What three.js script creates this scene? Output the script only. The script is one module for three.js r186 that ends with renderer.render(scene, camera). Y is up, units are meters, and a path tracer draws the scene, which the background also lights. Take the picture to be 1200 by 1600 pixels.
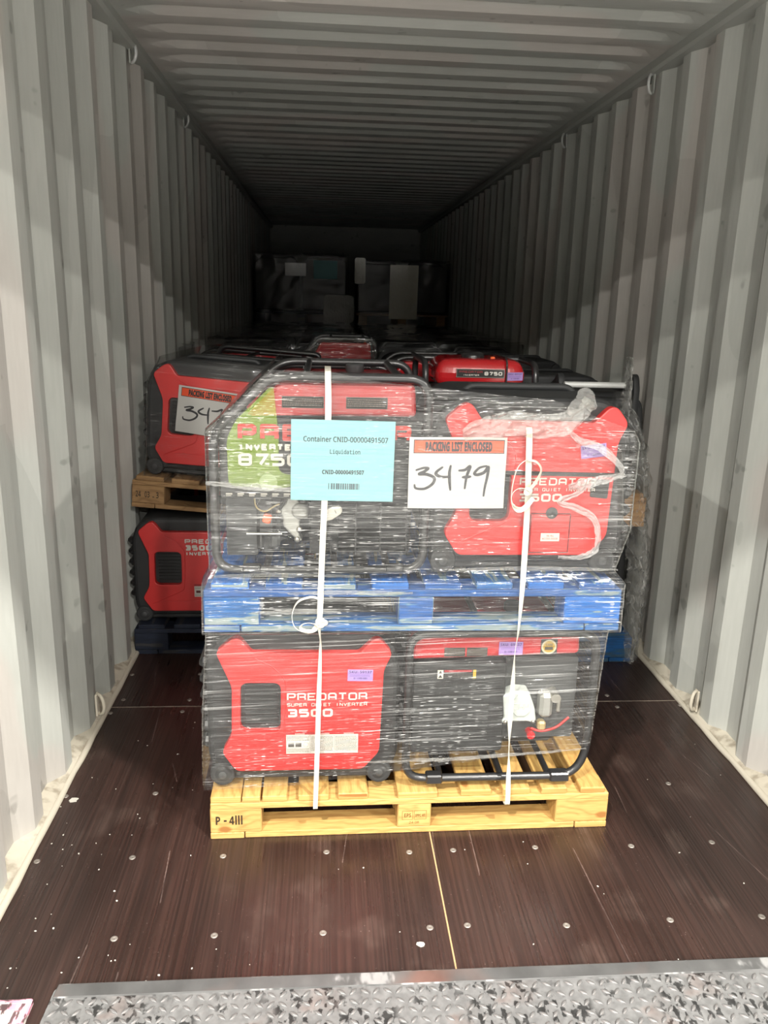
import * as THREE from 'three';
import { mergeGeometries, mergeVertices, toCreasedNormals } from 'three/addons/utils/BufferGeometryUtils.js';
import { RectAreaLightUniformsLib } from 'three/addons/lights/RectAreaLightUniformsLib.js';

// ------------------------------------------------------------------ camera, light, exposure
const scene = new THREE.Scene();
scene.background = new THREE.Color(0x000000);
const camera = new THREE.PerspectiveCamera(65.37, 0.75, 0.05, 60);
camera.rotation.order = 'YXZ';
camera.position.set(0, 1.589, 0);
camera.rotation.set(-0.261708, -0.0778169, 0.0260862);
const renderer = new THREE.WebGLRenderer({ antialias: true });
renderer.toneMapping = THREE.LinearToneMapping;
renderer.toneMappingExposure = 1.1;
renderer.shadowMap.enabled = true;
RectAreaLightUniformsLib.init();
// high-bay fittings of the warehouse behind the camera: rows across the hall; outer pair and outer far four added for fill light
const LAMPS = [[-1.9, 6, 2.3], [2.6, 6, 1.35], [-6.4, 6, 4.6], [7.1, 6, 4.2], [-1.9, 6, 7.2], [2.6, 6, 6.8], [-9.4, 6, 12.4], [-5.6, 6, 12.4], [-1.9, 6, 12.4], [2.6, 6, 12.4], [6.3, 6, 12.4], [10, 6, 12.4]];
const LAMP_SIZE = 0.22, LAMP_POWER = 4900, LAMP_COLOR = 0xfffbf3;

// ------------------------------------------------------------------ helpers
let seedN = 7;
const rnd = () => { seedN = (seedN * 1664525 + 1013904223) >>> 0; return seedN / 4294967296; };
const rr = (a, b) => a + (b - a) * rnd();
const lerp = (a, b, t) => a + (b - a) * t;
const sst = (a, b, x) => { const t = Math.min(1, Math.max(0, (x - a) / (b - a))); return t * t * (3 - 2 * t); };
const hash = (x, y, s) => { let h = Math.imul(x, 374761393) ^ Math.imul(y, 668265263) ^ Math.imul(s + 11, 974634617); h = Math.imul(h ^ (h >>> 13), 1274126177); h ^= h >>> 16; return (h >>> 0) / 4294967296; };
function vnoise(x, y, px, py, s) {          // tileable value noise, lattice px by py
  const xi = Math.floor(x), yi = Math.floor(y), fx = x - xi, fy = y - yi, u = fx * fx * (3 - 2 * fx), v = fy * fy * (3 - 2 * fy);
  const m = (a, n) => ((a % n) + n) % n;
  const x0 = m(xi, px), x1 = m(xi + 1, px), y0 = m(yi, py), y1 = m(yi + 1, py);
  return lerp(lerp(hash(x0, y0, s), hash(x1, y0, s), u), lerp(hash(x0, y1, s), hash(x1, y1, s), u), v);
}
function fbm(u, v, nx, ny, s, oct = 4) {
  let t = 0, a = 0.5, n = 0;
  for (let k = 0; k < oct; k++) { t += a * vnoise(u * nx, v * ny, nx, ny, s + k * 17); n += a; a *= 0.5; nx *= 2; ny *= 2; }
  return t / n;
}
function tex(w, h, f, srgb, rx = 1, ry = 1) {
  const d = new Uint8Array(w * h * 4);
  for (let j = 0; j < h; j++) for (let i = 0; i < w; i++) {
    const c = f((i + 0.5) / w, (j + 0.5) / h, i, j), o = (j * w + i) * 4;
    for (let k = 0; k < 3; k++) d[o + k] = Math.max(0, Math.min(255, Math.round(Array.isArray(c) ? c[k] : c * 255)));
    d[o + 3] = 255;
  }
  const t = new THREE.DataTexture(d, w, h, THREE.RGBAFormat);
  t.wrapS = t.wrapT = THREE.RepeatWrapping; t.magFilter = t.minFilter = THREE.LinearFilter;
  if (srgb) t.colorSpace = THREE.SRGBColorSpace;
  t.repeat.set(rx, ry); t.needsUpdate = true;
  return t;
}
const used = {};
const numbered = (n) => { const k = used[n] = (used[n] ?? -1) + 1; return k ? n + '_' + String(k).padStart(3, '0') : n; };
function mk(name, geo, mat, parent) {
  const m = new THREE.Mesh(geo, mat); m.name = parent === scene ? numbered(name) : name; m.castShadow = m.receiveShadow = true;
  parent.add(m); return m;
}
function tag(o, label, category, group) { o.userData.label = label; o.userData.category = category; if (group) o.userData.group = group; return o; }
function thing(name, label, category, pos = [0, 0, 0], group) {
  const g = new THREE.Group(); g.name = numbered(name); g.position.set(...pos); scene.add(g); return tag(g, label, category, group);
}
function struct(name, geo, mat) { const m = mk(name, geo, mat, scene); m.userData.kind = 'structure'; return m; }
function structGroup(name) { const g = new THREE.Group(); g.name = name; g.userData.kind = 'structure'; scene.add(g); return g; }
function copy(src, pos, label, group, rot) {
  const c = src.clone(); c.name = numbered(src.name.replace(/_\d{3}$/, '')); c.userData = { ...src.userData }; scene.add(c); c.position.set(...pos);
  if (rot) c.rotation.set(...rot); else c.rotation.set(0, 0, 0);
  if (label) c.userData.label = label; if (group) c.userData.group = group; else delete c.userData.group;
  return c;
}
// chamfered box, uv in metres along the longest edge
function cbox(w, h, d, c = 0.002, x = 0, y = 0, z = 0, us = 1, tw = 0) {
  c = Math.min(c, w / 2.2, h / 2.2, d / 2.2);
  const H = [w / 2, h / 2, d / 2], P = [], U = [], long = w >= h && w >= d ? 0 : h >= d ? 1 : 2, o1 = rnd(), o2 = rnd();
  const pt = (s, ax) => [0, 1, 2].map((k) => s[k] * (k === ax ? H[k] : H[k] - c));
  const tri = (a, b, e) => {
    const n = new THREE.Vector3().subVectors(new THREE.Vector3(...b), new THREE.Vector3(...a)).cross(new THREE.Vector3().subVectors(new THREE.Vector3(...e), new THREE.Vector3(...a)));
    const m = new THREE.Vector3((a[0] + b[0] + e[0]), (a[1] + b[1] + e[1]), (a[2] + b[2] + e[2]));
    const t = n.dot(m) < 0 ? [a, e, b] : [a, b, e];
    const an = [Math.abs(n.x), Math.abs(n.y), Math.abs(n.z)], ax = an.indexOf(Math.max(...an));
    let ua = long, va = [0, 1, 2].find((k) => k !== ua && k !== ax);
    if (ax === long) { ua = (long + 1) % 3; va = (long + 2) % 3; }
    for (const q of t) { P.push(q[0] + x + tw * q[1] * q[0], q[1] + y, q[2] + z); U.push(q[ua] * us * (ax === long ? 0.25 : 1) + o1, q[va] * us + o2); }
  };
  for (let ax = 0; ax < 3; ax++) for (const s of [-1, 1]) {
    const a = (ax + 1) % 3, b = (ax + 2) % 3, q = [[-1, -1], [1, -1], [1, 1], [-1, 1]].map(([i, j]) => { const v = [0, 0, 0]; v[ax] = s; v[a] = i; v[b] = j; return pt(v, ax); });
    tri(q[0], q[1], q[2]); tri(q[0], q[2], q[3]);
    for (const t of [-1, 1]) {               // edge between axis ax and a
      const e = [-1, 1].map((k) => { const v = [0, 0, 0]; v[ax] = s; v[a] = t; v[b] = k; return v; });
      tri(pt(e[0], ax), pt(e[1], ax), pt(e[1], a)); tri(pt(e[0], ax), pt(e[1], a), pt(e[0], a));
    }
  }
  for (const i of [-1, 1]) for (const j of [-1, 1]) for (const k of [-1, 1]) { const v = [i, j, k]; tri(pt(v, 0), pt(v, 1), pt(v, 2)); }
  const g = new THREE.BufferGeometry();
  g.setAttribute('position', new THREE.Float32BufferAttribute(P, 3)); g.setAttribute('uv', new THREE.Float32BufferAttribute(U, 2));
  g.computeVertexNormals(); return g;
}
function roundPoly(pts, r, Cls = THREE.Shape) {
  const s = new Cls(), n = pts.length;
  pts.forEach((p, i) => {
    const a = pts[(i + n - 1) % n], b = pts[(i + 1) % n], q = p[2] ?? r;
    const cut = (o) => { const L = Math.hypot(o[0] - p[0], o[1] - p[1]), k = Math.min(q, L * 0.48) / L; return [p[0] + (o[0] - p[0]) * k, p[1] + (o[1] - p[1]) * k]; };
    const c = cut(a), d = cut(b);
    if (i) s.lineTo(...c); else s.moveTo(...c);
    s.quadraticCurveTo(p[0], p[1], d[0], d[1]);
  });
  s.closePath(); return s;
}
const rectPts = (x0, y0, x1, y1) => [[x0, y0], [x1, y0], [x1, y1], [x0, y1]];
// front face ends at z, body runs back by depth
function plate(shape, z, depth, bev = 0.002, seg = 2, cs = 5) {
  const g = new THREE.ExtrudeGeometry(shape, { depth: depth - 2 * bev, bevelEnabled: bev > 0, bevelThickness: bev, bevelSize: bev, bevelOffset: -bev, bevelSegments: seg, curveSegments: cs });
  g.translate(0, 0, z - depth + bev); return g;
}
function roundPath(pts, r, closed) {           // polyline with rounded corners as points
  const out = [], n = pts.length, V = pts.map((p) => new THREE.Vector3(...p));
  for (let i = 0; i < n; i++) {
    const p = V[i];
    if (!closed && (i === 0 || i === n - 1)) { out.push(p); continue; }
    const a = V[(i + n - 1) % n], b = V[(i + 1) % n], R = pts[i][3] ?? r;
    const c = p.clone().lerp(a, Math.min(0.48, R / p.distanceTo(a))), d = p.clone().lerp(b, Math.min(0.48, R / p.distanceTo(b)));
    for (let k = 0; k <= 6; k++) { const t = k / 6; out.push(c.clone().multiplyScalar((1 - t) * (1 - t)).addScaledVector(p, 2 * t * (1 - t)).addScaledVector(d, t * t)); }
  }
  return out;
}
function sweep(P, rad, closed, sides = 10) {     // round tube along points
  const n = P.length, pos = [], nor = [], idx = [], T = [];
  for (let i = 0; i < n; i++) { const a = P[closed ? (i + n - 1) % n : Math.max(0, i - 1)], b = P[closed ? (i + 1) % n : Math.min(n - 1, i + 1)]; T.push(b.clone().sub(a).normalize()); }
  let N = Math.abs(T[0].z) < 0.9 ? new THREE.Vector3(0, 0, 1) : new THREE.Vector3(0, 1, 0);
  for (let i = 0; i < n; i++) {
    N = N.clone().addScaledVector(T[i], -N.dot(T[i])).normalize(); const B = T[i].clone().cross(N), R = typeof rad === 'function' ? rad(i / (n - 1)) : rad;
    for (let k = 0; k < sides; k++) { const a = k / sides * Math.PI * 2, d = N.clone().multiplyScalar(Math.cos(a)).addScaledVector(B, Math.sin(a)); pos.push(P[i].x + d.x * R, P[i].y + d.y * R, P[i].z + d.z * R); nor.push(d.x, d.y, d.z); }
  }
  for (let i = 0; i < (closed ? n : n - 1); i++) for (let k = 0; k < sides; k++) { const a = i * sides + k, b = i * sides + (k + 1) % sides, c = ((i + 1) % n) * sides + k, d = ((i + 1) % n) * sides + (k + 1) % sides; idx.push(a, b, c, b, d, c); }
  if (!closed) for (const [e, f] of [[0, 1], [n - 1, 0]]) for (let k = 1; k < sides - 1; k++) { const o = e * sides; f ? idx.push(o, o + k + 1, o + k) : idx.push(o, o + k, o + k + 1); }
  const g = new THREE.BufferGeometry();
  g.setAttribute('position', new THREE.Float32BufferAttribute(pos, 3)); g.setAttribute('normal', new THREE.Float32BufferAttribute(nor, 3));
  g.setAttribute('uv', new THREE.Float32BufferAttribute(new Float32Array(pos.length / 3 * 2), 2)); g.setIndex(idx); return g;
}
const tube = (pts, r, rad, closed = false, sides = 10) => sweep(roundPath(pts, r, closed), rad, closed, sides);
// flat band: points [x, y, z, width, twist]
function ribbon(P, th = 0.0012) {
  const n = P.length, V = P.map((p) => new THREE.Vector3(...p)), pos = [], idx = [];
  for (let i = 0; i < n; i++) {
    const t = V[Math.min(n - 1, i + 1)].clone().sub(V[Math.max(0, i - 1)]).normalize(), z = new THREE.Vector3(0, 0, 1);
    const s = t.clone().cross(z).normalize(), f = s.clone().cross(t).normalize(), a = P[i][4] ?? 0, w = s.clone().multiplyScalar(Math.cos(a)).addScaledVector(f, Math.sin(a)), q = w.clone().cross(t).normalize();
    for (const [i1, j1] of [[-1, -1], [1, -1], [1, 1], [-1, 1]]) { const v = V[i].clone().addScaledVector(w, i1 * P[i][3] / 2).addScaledVector(q, j1 * th / 2); pos.push(v.x, v.y, v.z); }
    if (i) for (let k = 0; k < 4; k++) { const A = (i - 1) * 4 + k, B = (i - 1) * 4 + (k + 1) % 4, C = i * 4 + k, D = i * 4 + (k + 1) % 4; idx.push(A, B, C, B, D, C); }
  }
  idx.push(0, 2, 1, 0, 3, 2); const e = (n - 1) * 4; idx.push(e, e + 1, e + 2, e, e + 2, e + 3);
  const g = new THREE.BufferGeometry(); g.setAttribute('position', new THREE.Float32BufferAttribute(pos, 3)); g.setIndex(idx);
  const o = g.toNonIndexed(); o.computeVertexNormals(); o.setAttribute('uv', new THREE.Float32BufferAttribute(new Float32Array(o.attributes.position.count * 2), 2)); return o;
}
function smoothPts(ctrl, n) {                  // Catmull-Rom through rows of numbers
  const out = [], m = ctrl.length - 1, D = ctrl[0].length;
  for (let i = 0; i <= n; i++) {
    const x = i / n * m, k = Math.min(m - 1, Math.floor(x)), t = x - k, p = [-1, 0, 1, 2].map((o) => ctrl[Math.max(0, Math.min(m, k + o))]);
    out.push(Array.from({ length: D }, (_, d) => 0.5 * ((2 * p[1][d]) + (-p[0][d] + p[2][d]) * t + (2 * p[0][d] - 5 * p[1][d] + 4 * p[2][d] - p[3][d]) * t * t + (-p[0][d] + 3 * p[1][d] - 3 * p[2][d] + p[3][d]) * t * t * t)));
  }
  return out;
}
function grid(nu, nv, f, uvf) {                // f(s, t) -> [x, y, z]
  const pos = [], uv = [], idx = [];
  for (let j = 0; j <= nv; j++) for (let i = 0; i <= nu; i++) { pos.push(...f(i / nu, j / nv)); uv.push(...(uvf ? uvf(i / nu, j / nv) : [i / nu, j / nv])); }
  for (let j = 0; j < nv; j++) for (let i = 0; i < nu; i++) { const a = j * (nu + 1) + i; idx.push(a, a + 1, a + nu + 2, a, a + nu + 2, a + nu + 1); }
  const g = new THREE.BufferGeometry(); g.setAttribute('position', new THREE.Float32BufferAttribute(pos, 3)); g.setAttribute('uv', new THREE.Float32BufferAttribute(uv, 2)); g.setIndex(idx); g.computeVertexNormals(); return g;
}
const cyl = (r, h, axis = 'z', seg = 24, r2 = r) => { const g = new THREE.CylinderGeometry(r2, r, h, seg); if (axis === 'z') g.rotateX(Math.PI / 2); if (axis === 'x') g.rotateZ(Math.PI / 2); return g; };
const lathe = (pts, seg = 28) => { const g = new THREE.LatheGeometry(pts.map((p) => new THREE.Vector2(...p)), seg); g.rotateX(Math.PI / 2); return g; };
const at = (g, x, y, z) => g.translate(x, y, z);
const std = (o) => new THREE.MeshStandardMaterial(o);
const phy = (o) => new THREE.MeshPhysicalMaterial(o);
const lin = (r, g, b) => new THREE.Color().setRGB(r, g, b);

// ------------------------------------------------------------------ textures and materials
const paintMap = tex(1024, 1024, (u, v) => {
  const a = fbm(u, v, 5, 4, 1), patch = vnoise(u * 9, v * 3, 9, 3, 44), f = vnoise(u * 300, v * 40, 300, 40, 5), spot = sst(0.79, 0.86, fbm(u, v, 26, 30, 9, 3)), pink = sst(0.6, 0.75, vnoise(u * 7, v * 5, 7, 5, 71));
  const k = 182 + 18 * (a - 0.5) + (patch > 0.68 ? 9 : patch < 0.22 ? -7 : 0) + 5 * (f - 0.5) - spot * 26;
  return [k - 1 + pink * 4, k + 1 - pink * 2, k - 5 - pink * 2];
}, true, 0.5, 0.42);
const M = {};
M.paint = std({ map: paintMap, roughness: 0.62, metalness: 0 });
M.rail = std({ color: 0xa4a6a0, roughness: 0.6 });
const plyMap = tex(1024, 2048, (u, v) => {
  const g = vnoise(u * 340, v * 9, 340, 9, 3), g2 = fbm(u, v, 60, 3, 8), b = fbm(u, v, 5, 4, 21), w = vnoise(u * 150, v * 2, 150, 2, 29), k = 0.82 + 0.3 * (g - 0.5) + 0.2 * (g2 - 0.5) + 0.36 * (b - 0.5);
  const dust = sst(0.62, 0.8, fbm(u, v, 9, 14, 77, 5)) * (0.4 + 0.6 * g); let scr = w > 0.965 ? 16 * vnoise(u * 30, v * 14, 30, 14, 2) : 0; const speck = hash(Math.floor(u * 700), Math.floor(v * 1400), 5) > 0.9993 ? 60 : 0;
  let line = 0; for (let i = 0; i < 16; i++) { const a = hash(i, 1, 70), b = hash(i, 2, 70), L = 0.04 + 0.16 * hash(i, 3, 70), t = (v - b) / L; if (t > 0 && t < 1 && Math.abs(u - a - t * (hash(i, 4, 70) - 0.3) * 0.09) < 0.0012) line = 20 + 30 * g; }
  scr += line;
  return [59 * k + dust * 18 + scr + speck, 41 * k + dust * 19 + scr + speck, 36 * k + dust * 18 + scr + speck];
}, true);
const plyBump = tex(1024, 1024, (u, v) => 0.5 + 0.5 * (vnoise(u * 340, v * 9, 340, 9, 3) - 0.5) + 0.3 * (fbm(u, v, 60, 3, 8) - 0.5), false);
const plyRough = tex(512, 512, (u, v) => 0.15 + 0.32 * fbm(u, v, 9, 12, 33, 5) + 0.14 * (vnoise(u * 170, v * 6, 170, 6, 4) - 0.5), false);
M.ply = std({ map: plyMap, bumpMap: plyBump, bumpScale: 0.0012, roughnessMap: plyRough, roughness: 1 });
M.seal = std({ color: lin(0.42, 0.27, 0.14), roughness: 0.8 });
M.grime = std({ color: lin(0.8, 0.8, 0.8), map: tex(512, 512, (u, v) => { const a = fbm(u, v, 10, 10, 5, 5), d = 0.6 * sst(0.46, 0.8, fbm(u, v, 24, 20, 61, 5)); return [lerp(222, 150, d) + 30 * (a - .5), lerp(214, 138, d) + 30 * (a - .5), lerp(196, 120, d) + 30 * (a - .5)]; }, true, 1.5, 1.5), roughness: 0.85 });
function woodTex(c0, c1, seed, knots, blueWear) {
  const K = []; for (let i = 0; i < knots; i++) K.push([hash(i, 1, seed), hash(i, 2, seed), 0.012 + 0.02 * hash(i, 3, seed)]);
  return tex(1024, 512, (u, v) => {
    let vv = v, dark = 0;
    for (const [a, b, r] of K) { const dx = (u - a) * 0.55, dy = v - b, d = Math.hypot(dx, dy); vv += 0.03 * Math.sign(dy) * Math.exp(-d * d / (r * r * 5)); dark = Math.max(dark, 1 - sst(r * 0.35, r, d)); }
    const w = fbm(u, v, 3, 4, seed), ring = 0.5 + 0.5 * Math.sin((vv * 34 + w * 7) * 6.2832 * 0.7), fine = vnoise(u * 26, v * 260, 26, 260, seed + 3), st = sst(0.6, 0.85, fbm(u, v, 6, 8, seed + 8));
    let t = 0.2 + 0.26 * ring * ring * ring + 0.25 * (fine - 0.4) + dark * 0.9 + st * 0.25; t = Math.max(0, Math.min(1, t));
    let c = [0, 1, 2].map((k) => lerp(c0[k], c1[k], t));
    if (blueWear) { const p = sst((blueWear[3] ?? 0.36) - 0.02, (blueWear[3] ?? 0.36) + 0.06, fbm(u, v, 4, 30, seed + 40, 5)); c = c.map((q, k) => lerp(q, blueWear[k] * (0.85 + 0.3 * fine), p)); }
    return c;
  }, true);
}
const PINE0 = [226, 190, 118], PINE1 = [160, 108, 52];
M.pine = [0, 1, 2].map((k) => std({ map: woodTex(PINE0.map((x) => x - k * 5), PINE1, 50 + k * 9, 4 + k), color: lin(0.8, 0.8, 0.8), roughness: 0.75 }));
M.oldwood = [0, 1].map((k) => std({ map: woodTex([168, 134, 92], [98, 70, 44], 150 + k * 9, 5), roughness: 0.8 }));
M.tanwood = [0].map(() => std({ map: woodTex([214, 170, 112], [150, 102, 60], 190, 4), roughness: 0.8 }));
M.bluewood = [0, 1, 2].map((k) => std({ map: woodTex([150, 160, 158], [92, 116, 130], 250 + k * 9, 3, [[14, 78, 146, 0.36], [22, 90, 154, 0.4], [12, 98, 180, 0.3]][k]), color: lin(0.82, 0.82, 0.82), roughness: 0.6 }));
M.navywood = [0].map(() => std({ map: woodTex([60, 58, 60], [36, 36, 40], 350, 3, [22, 30, 48]), roughness: 0.7 }));
M.deepbluewood = [0].map(() => std({ map: woodTex([50, 80, 100], [30, 50, 70], 370, 3, [8, 70, 122]), roughness: 0.55 }));
const grainBump = tex(256, 256, (u, v) => vnoise(u * 128, v * 128, 128, 128, 6), false, 6, 6);
M.red = phy({ color: lin(0.57, 0.027, 0.026), roughness: 0.42, bumpMap: grainBump, bumpScale: 0.0001, clearcoat: 0.15, clearcoatRoughness: 0.3 });
M.redGloss = phy({ color: lin(0.44, 0.011, 0.015), roughness: 0.25, clearcoat: 1, clearcoatRoughness: 0.06 });
M.black = std({ color: lin(0.021, 0.022, 0.023), roughness: 0.6, bumpMap: grainBump, bumpScale: 0.00015 });
M.blackTube = phy({ color: lin(0.018, 0.018, 0.019), roughness: 0.35, clearcoat: 0.5, clearcoatRoughness: 0.2 });
M.rubber = std({ color: lin(0.03, 0.031, 0.032), roughness: 0.75 });
M.darkgrey = std({ color: lin(0.06, 0.062, 0.064), roughness: 0.6 });
M.alu = std({ color: lin(0.42, 0.42, 0.4), roughness: 0.45, metalness: 0.55, bumpMap: grainBump, bumpScale: 0.0002 });
M.aluPale = std({ color: lin(0.56, 0.6, 0.58), roughness: 0.5, metalness: 0.15, bumpMap: grainBump, bumpScale: 0.0002 });
M.steel = std({ color: lin(0.6, 0.58, 0.53), roughness: 0.3, metalness: 0.9 });
M.brassy = std({ color: lin(0.5, 0.4, 0.2), roughness: 0.5, metalness: 0.4 });
M.orange = std({ color: lin(0.8, 0.13, 0.03), roughness: 0.5 });
M.strap = phy({ color: lin(0.56, 0.54, 0.46), roughness: 0.4, clearcoat: 0.2 });
M.silver = std({ color: lin(0.6, 0.61, 0.6), roughness: 0.38, metalness: 0.2 });
M.blackGloss = phy({ color: lin(0.012, 0.012, 0.013), roughness: 0.3, clearcoat: 0.6, clearcoatRoughness: 0.12 });
// stretch film: hazy folds, their white glints painted in as streaks and dashes, relief of the same folds
const streak = (u, v) => {
  const big = fbm(u, v, 2, 5, 301), l1 = vnoise(u * 3, v * 280, 3, 280, 302), l2 = vnoise(u * 6, v * 560, 6, 560, 303), glintDash = vnoise(u * 42, v * 600, 42, 600, 304), where = fbm(u, v, 3, 4, 305), zone = 0.25 + 0.75 * sst(0.4, 0.6, fbm(u, v, 4, 6, 306));
  return { hazeGlint: 0.006 + 0.022 * big + zone * (0.3 * sst(0.76, 0.97, l1) * (0.1 + big) + 0.3 * sst(0.8, 0.97, l2)) + 0.42 * sst(0.82, 0.93, glintDash) * sst(0.45, 0.66, where), h: 0.5 * l1 + 0.3 * l2 + 0.2 * glintDash * where + 0.35 * big };
};
const filmClear = tex(1024, 2048, (u, v) => 1 - streak(u, v).hazeGlint, false);
const filmBump = tex(1024, 2048, (u, v) => streak(u, v).h, false);
M.film = phy({ color: lin(0.86, 0.86, 0.84), transmission: 1, thickness: 0, roughness: 0.1, ior: 1.45, transmissionMap: filmClear, bumpMap: filmBump, bumpScale: 0.0022, side: THREE.DoubleSide });
const crumpleBump = tex(512, 512, (u, v) => { let t = 0; for (let k = 0; k < 4; k++) t += Math.abs(fbm(u, v, 5 << k, 4 << k, 400 + k, 2) - 0.5) / (1 + k * 0.6); return 1 - t * 1.6; }, false);
const crumpleClear = tex(512, 512, (u, v) => 0.95 - 0.16 * sst(0.9, 0.99, 1 - Math.abs(fbm(u, v, 15, 9, 410, 3) - 0.5) * 2) - 0.1 * fbm(u, v, 6, 6, 3), false);
M.filmLoose = phy({ color: lin(0.86, 0.86, 0.84), transmission: 0.97, thickness: 0, roughness: 0.1, ior: 1.45, transmissionMap: crumpleClear, bumpMap: crumpleBump, bumpScale: 0.006, side: THREE.DoubleSide });
M.filmFold = phy({ color: lin(0.88, 0.88, 0.85), transmission: 0.8, thickness: 0, roughness: 0.12, ior: 1.45, bumpMap: crumpleBump, bumpScale: 0.004, side: THREE.DoubleSide });

M.filmGlareRidge = phy({ color: lin(0.9, 0.9, 0.88), transmission: 0.7, thickness: 0, roughness: 0.14, ior: 1.45, bumpMap: crumpleBump, bumpScale: 0.004, side: THREE.DoubleSide });  // whiter, less clear film: glare along the ridges is put into the material

// ------------------------------------------------------------------ print: lettering and labels
const GLYPH = {   // strokes on a 0..1 square
  P: [[[0, 1], [0, 0], [.85, 0], [1, .12], [1, .45], [.85, .57], [.2, .57]]], R: [[[0, 1], [0, 0], [.85, 0], [1, .12], [1, .42], [.85, .55], [.2, .55]], [[1, 1], [1, .7], [.85, .55]]],
  E: [[[1, 0], [0, 0], [0, 1], [1, 1]], [[0, .5], [.85, .5]]], D: [[[0, 0], [.8, 0], [1, .18], [1, .82], [.8, 1], [0, 1], [0, .2]]], A: [[[0, 1], [0, .18], [.18, 0], [.82, 0], [1, .18], [1, 1]], [[0, .6], [1, .6]]],
  T: [[[0, 0], [1, 0]], [[.5, 0], [.5, 1]]], O: [[[.15, 0], [.85, 0], [1, .15], [1, .85], [.85, 1], [.15, 1], [0, .85], [0, .15], [.15, 0]]], I: [[[.5, 0], [.5, 1]]], N: [[[0, 1], [0, 0], [1, 1], [1, 0]]], V: [[[0, 0], [.5, 1], [1, 0]]],
  S: [[[1, 0], [.12, 0], [0, .12], [0, .4], [.12, .5], [.88, .5], [1, .6], [1, .88], [.88, 1], [0, 1]]], U: [[[0, 0], [0, .85], [.15, 1], [.85, 1], [1, .85], [1, 0]]], Q: [[[.15, 0], [.85, 0], [1, .15], [1, .85], [.85, 1], [.15, 1], [0, .85], [0, .15], [.15, 0]], [[.65, .75], [1.05, 1.1]]],
  H: [[[0, 0], [0, 1]], [[1, 0], [1, 1]], [[0, .5], [1, .5]]], M: [[[0, 1], [0, 0], [.5, .6], [1, 0], [1, 1]]],
  0: [[[.15, 0], [.85, 0], [1, .15], [1, .85], [.85, 1], [.15, 1], [0, .85], [0, .15], [.15, 0]]], 3: [[[0, 0], [.88, 0], [1, .12], [1, .4], [.88, .5], [.25, .5]], [[.88, .5], [1, .6], [1, .88], [.88, 1], [0, 1]]],
  5: [[[1, 0], [0, 0], [0, .42], [.85, .42], [1, .55], [1, .87], [.85, 1], [0, 1]]], 8: [[[.15, 0], [.85, 0], [1, .12], [1, .38], [.88, .49], [.12, .49], [0, .38], [0, .12], [.15, 0]], [[.12, .49], [0, .6], [0, .88], [.15, 1], [.85, 1], [1, .88], [1, .6], [.88, .49]]], 7: [[[0, 0], [1, 0], [.4, 1]]],
};
function techno(c, text, x, y, w, h, lw, color) {  // wide square lettering fitted into w by h
  const n = text.length, adv = w / (n - 0.15), cw = adv * 0.85; c.strokeStyle = color; c.lineWidth = lw; c.lineJoin = 'round'; c.lineCap = 'butt';
  [...text].forEach((ch, i) => { if (ch === ' ') return; const ox = x + i * adv; for (const s of GLYPH[ch]) { c.beginPath(); s.forEach(([a, b], k) => { const X = ox + lw / 2 + a * (cw - lw), Y = y + lw / 2 + b * (h - lw); k ? c.lineTo(X, Y) : c.moveTo(X, Y); }); c.stroke(); } });
}
function print(w, h, ppm, draw, o = {}) {        // material with a printed picture, w by h metres
  const W = Math.round(w * ppm), H = Math.round(h * ppm), cv = document.createElement('canvas'); cv.width = W; cv.height = H;
  const c = cv.getContext('2d'); draw(c, W, H);
  const t = new THREE.CanvasTexture(cv); t.colorSpace = THREE.SRGBColorSpace; t.magFilter = THREE.LinearFilter;
  return phy({ map: t, color: lin(0.68, 0.68, 0.68), roughness: o.rough ?? 0.5, transparent: !!o.clear, clearcoat: o.coat ?? 0, clearcoatRoughness: 0.1 });
}
const sheetGeo = (w, h, wob = 0, nu = 8, nv = 6) => grid(nu, nv, (s, t) => [(s - 0.5) * w, (t - 0.5) * h, wob * (Math.sin(s * 5 + t * 3) * 0.5 + Math.sin(t * 9 + s) * 0.3)]);
const fitText = (c, s, x, y, w, font, color, align = 'left', bold = 0) => { c.font = font; c.fillStyle = color; c.textAlign = 'left'; const k = w / c.measureText(s).width; c.save(); c.translate(align === 'center' ? x - w / 2 : x, y); c.scale(k, 1); c.fillText(s, 0, 0); if (bold) { c.strokeStyle = color; c.lineWidth = bold; c.lineJoin = 'round'; c.strokeText(s, 0, 0); } c.restore(); };
const WHITE = '#f4efe6';
M.logoSuper = print(0.235, 0.078, 3000, (c, W, H) => { techno(c, 'PREDATOR', 0, 0, W, H * 0.31, H * 0.06, WHITE); techno(c, 'SUPER QUIET INVERTER', 0, H * 0.42, W, H * 0.14, H * 0.026, WHITE); techno(c, '3500', 0, H * 0.66, W * 0.57, H * 0.34, H * 0.085, WHITE); }, { clear: true });
M.logoPlain = print(0.235, 0.078, 2400, (c, W, H) => { techno(c, 'PREDATOR', 0, 0, W, H * 0.28, H * 0.07, WHITE); techno(c, '3500', 0, H * 0.36, W * 0.5, H * 0.34, H * 0.11, WHITE); techno(c, 'INVERTER', 0, H * 0.78, W * 0.62, H * 0.22, H * 0.055, WHITE); }, { clear: true });
M.logoBig = print(0.47, 0.115, 2200, (c, W, H) => { techno(c, 'PREDATOR', 0, 0, W, H * 0.4, H * 0.11, '#d8372c'); techno(c, 'INVERTER', 0, H * 0.47, W * 0.35, H * 0.16, H * 0.05, WHITE); techno(c, '8750', 0, H * 0.7, W * 0.36, H * 0.3, H * 0.072, WHITE); }, { clear: true });
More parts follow.
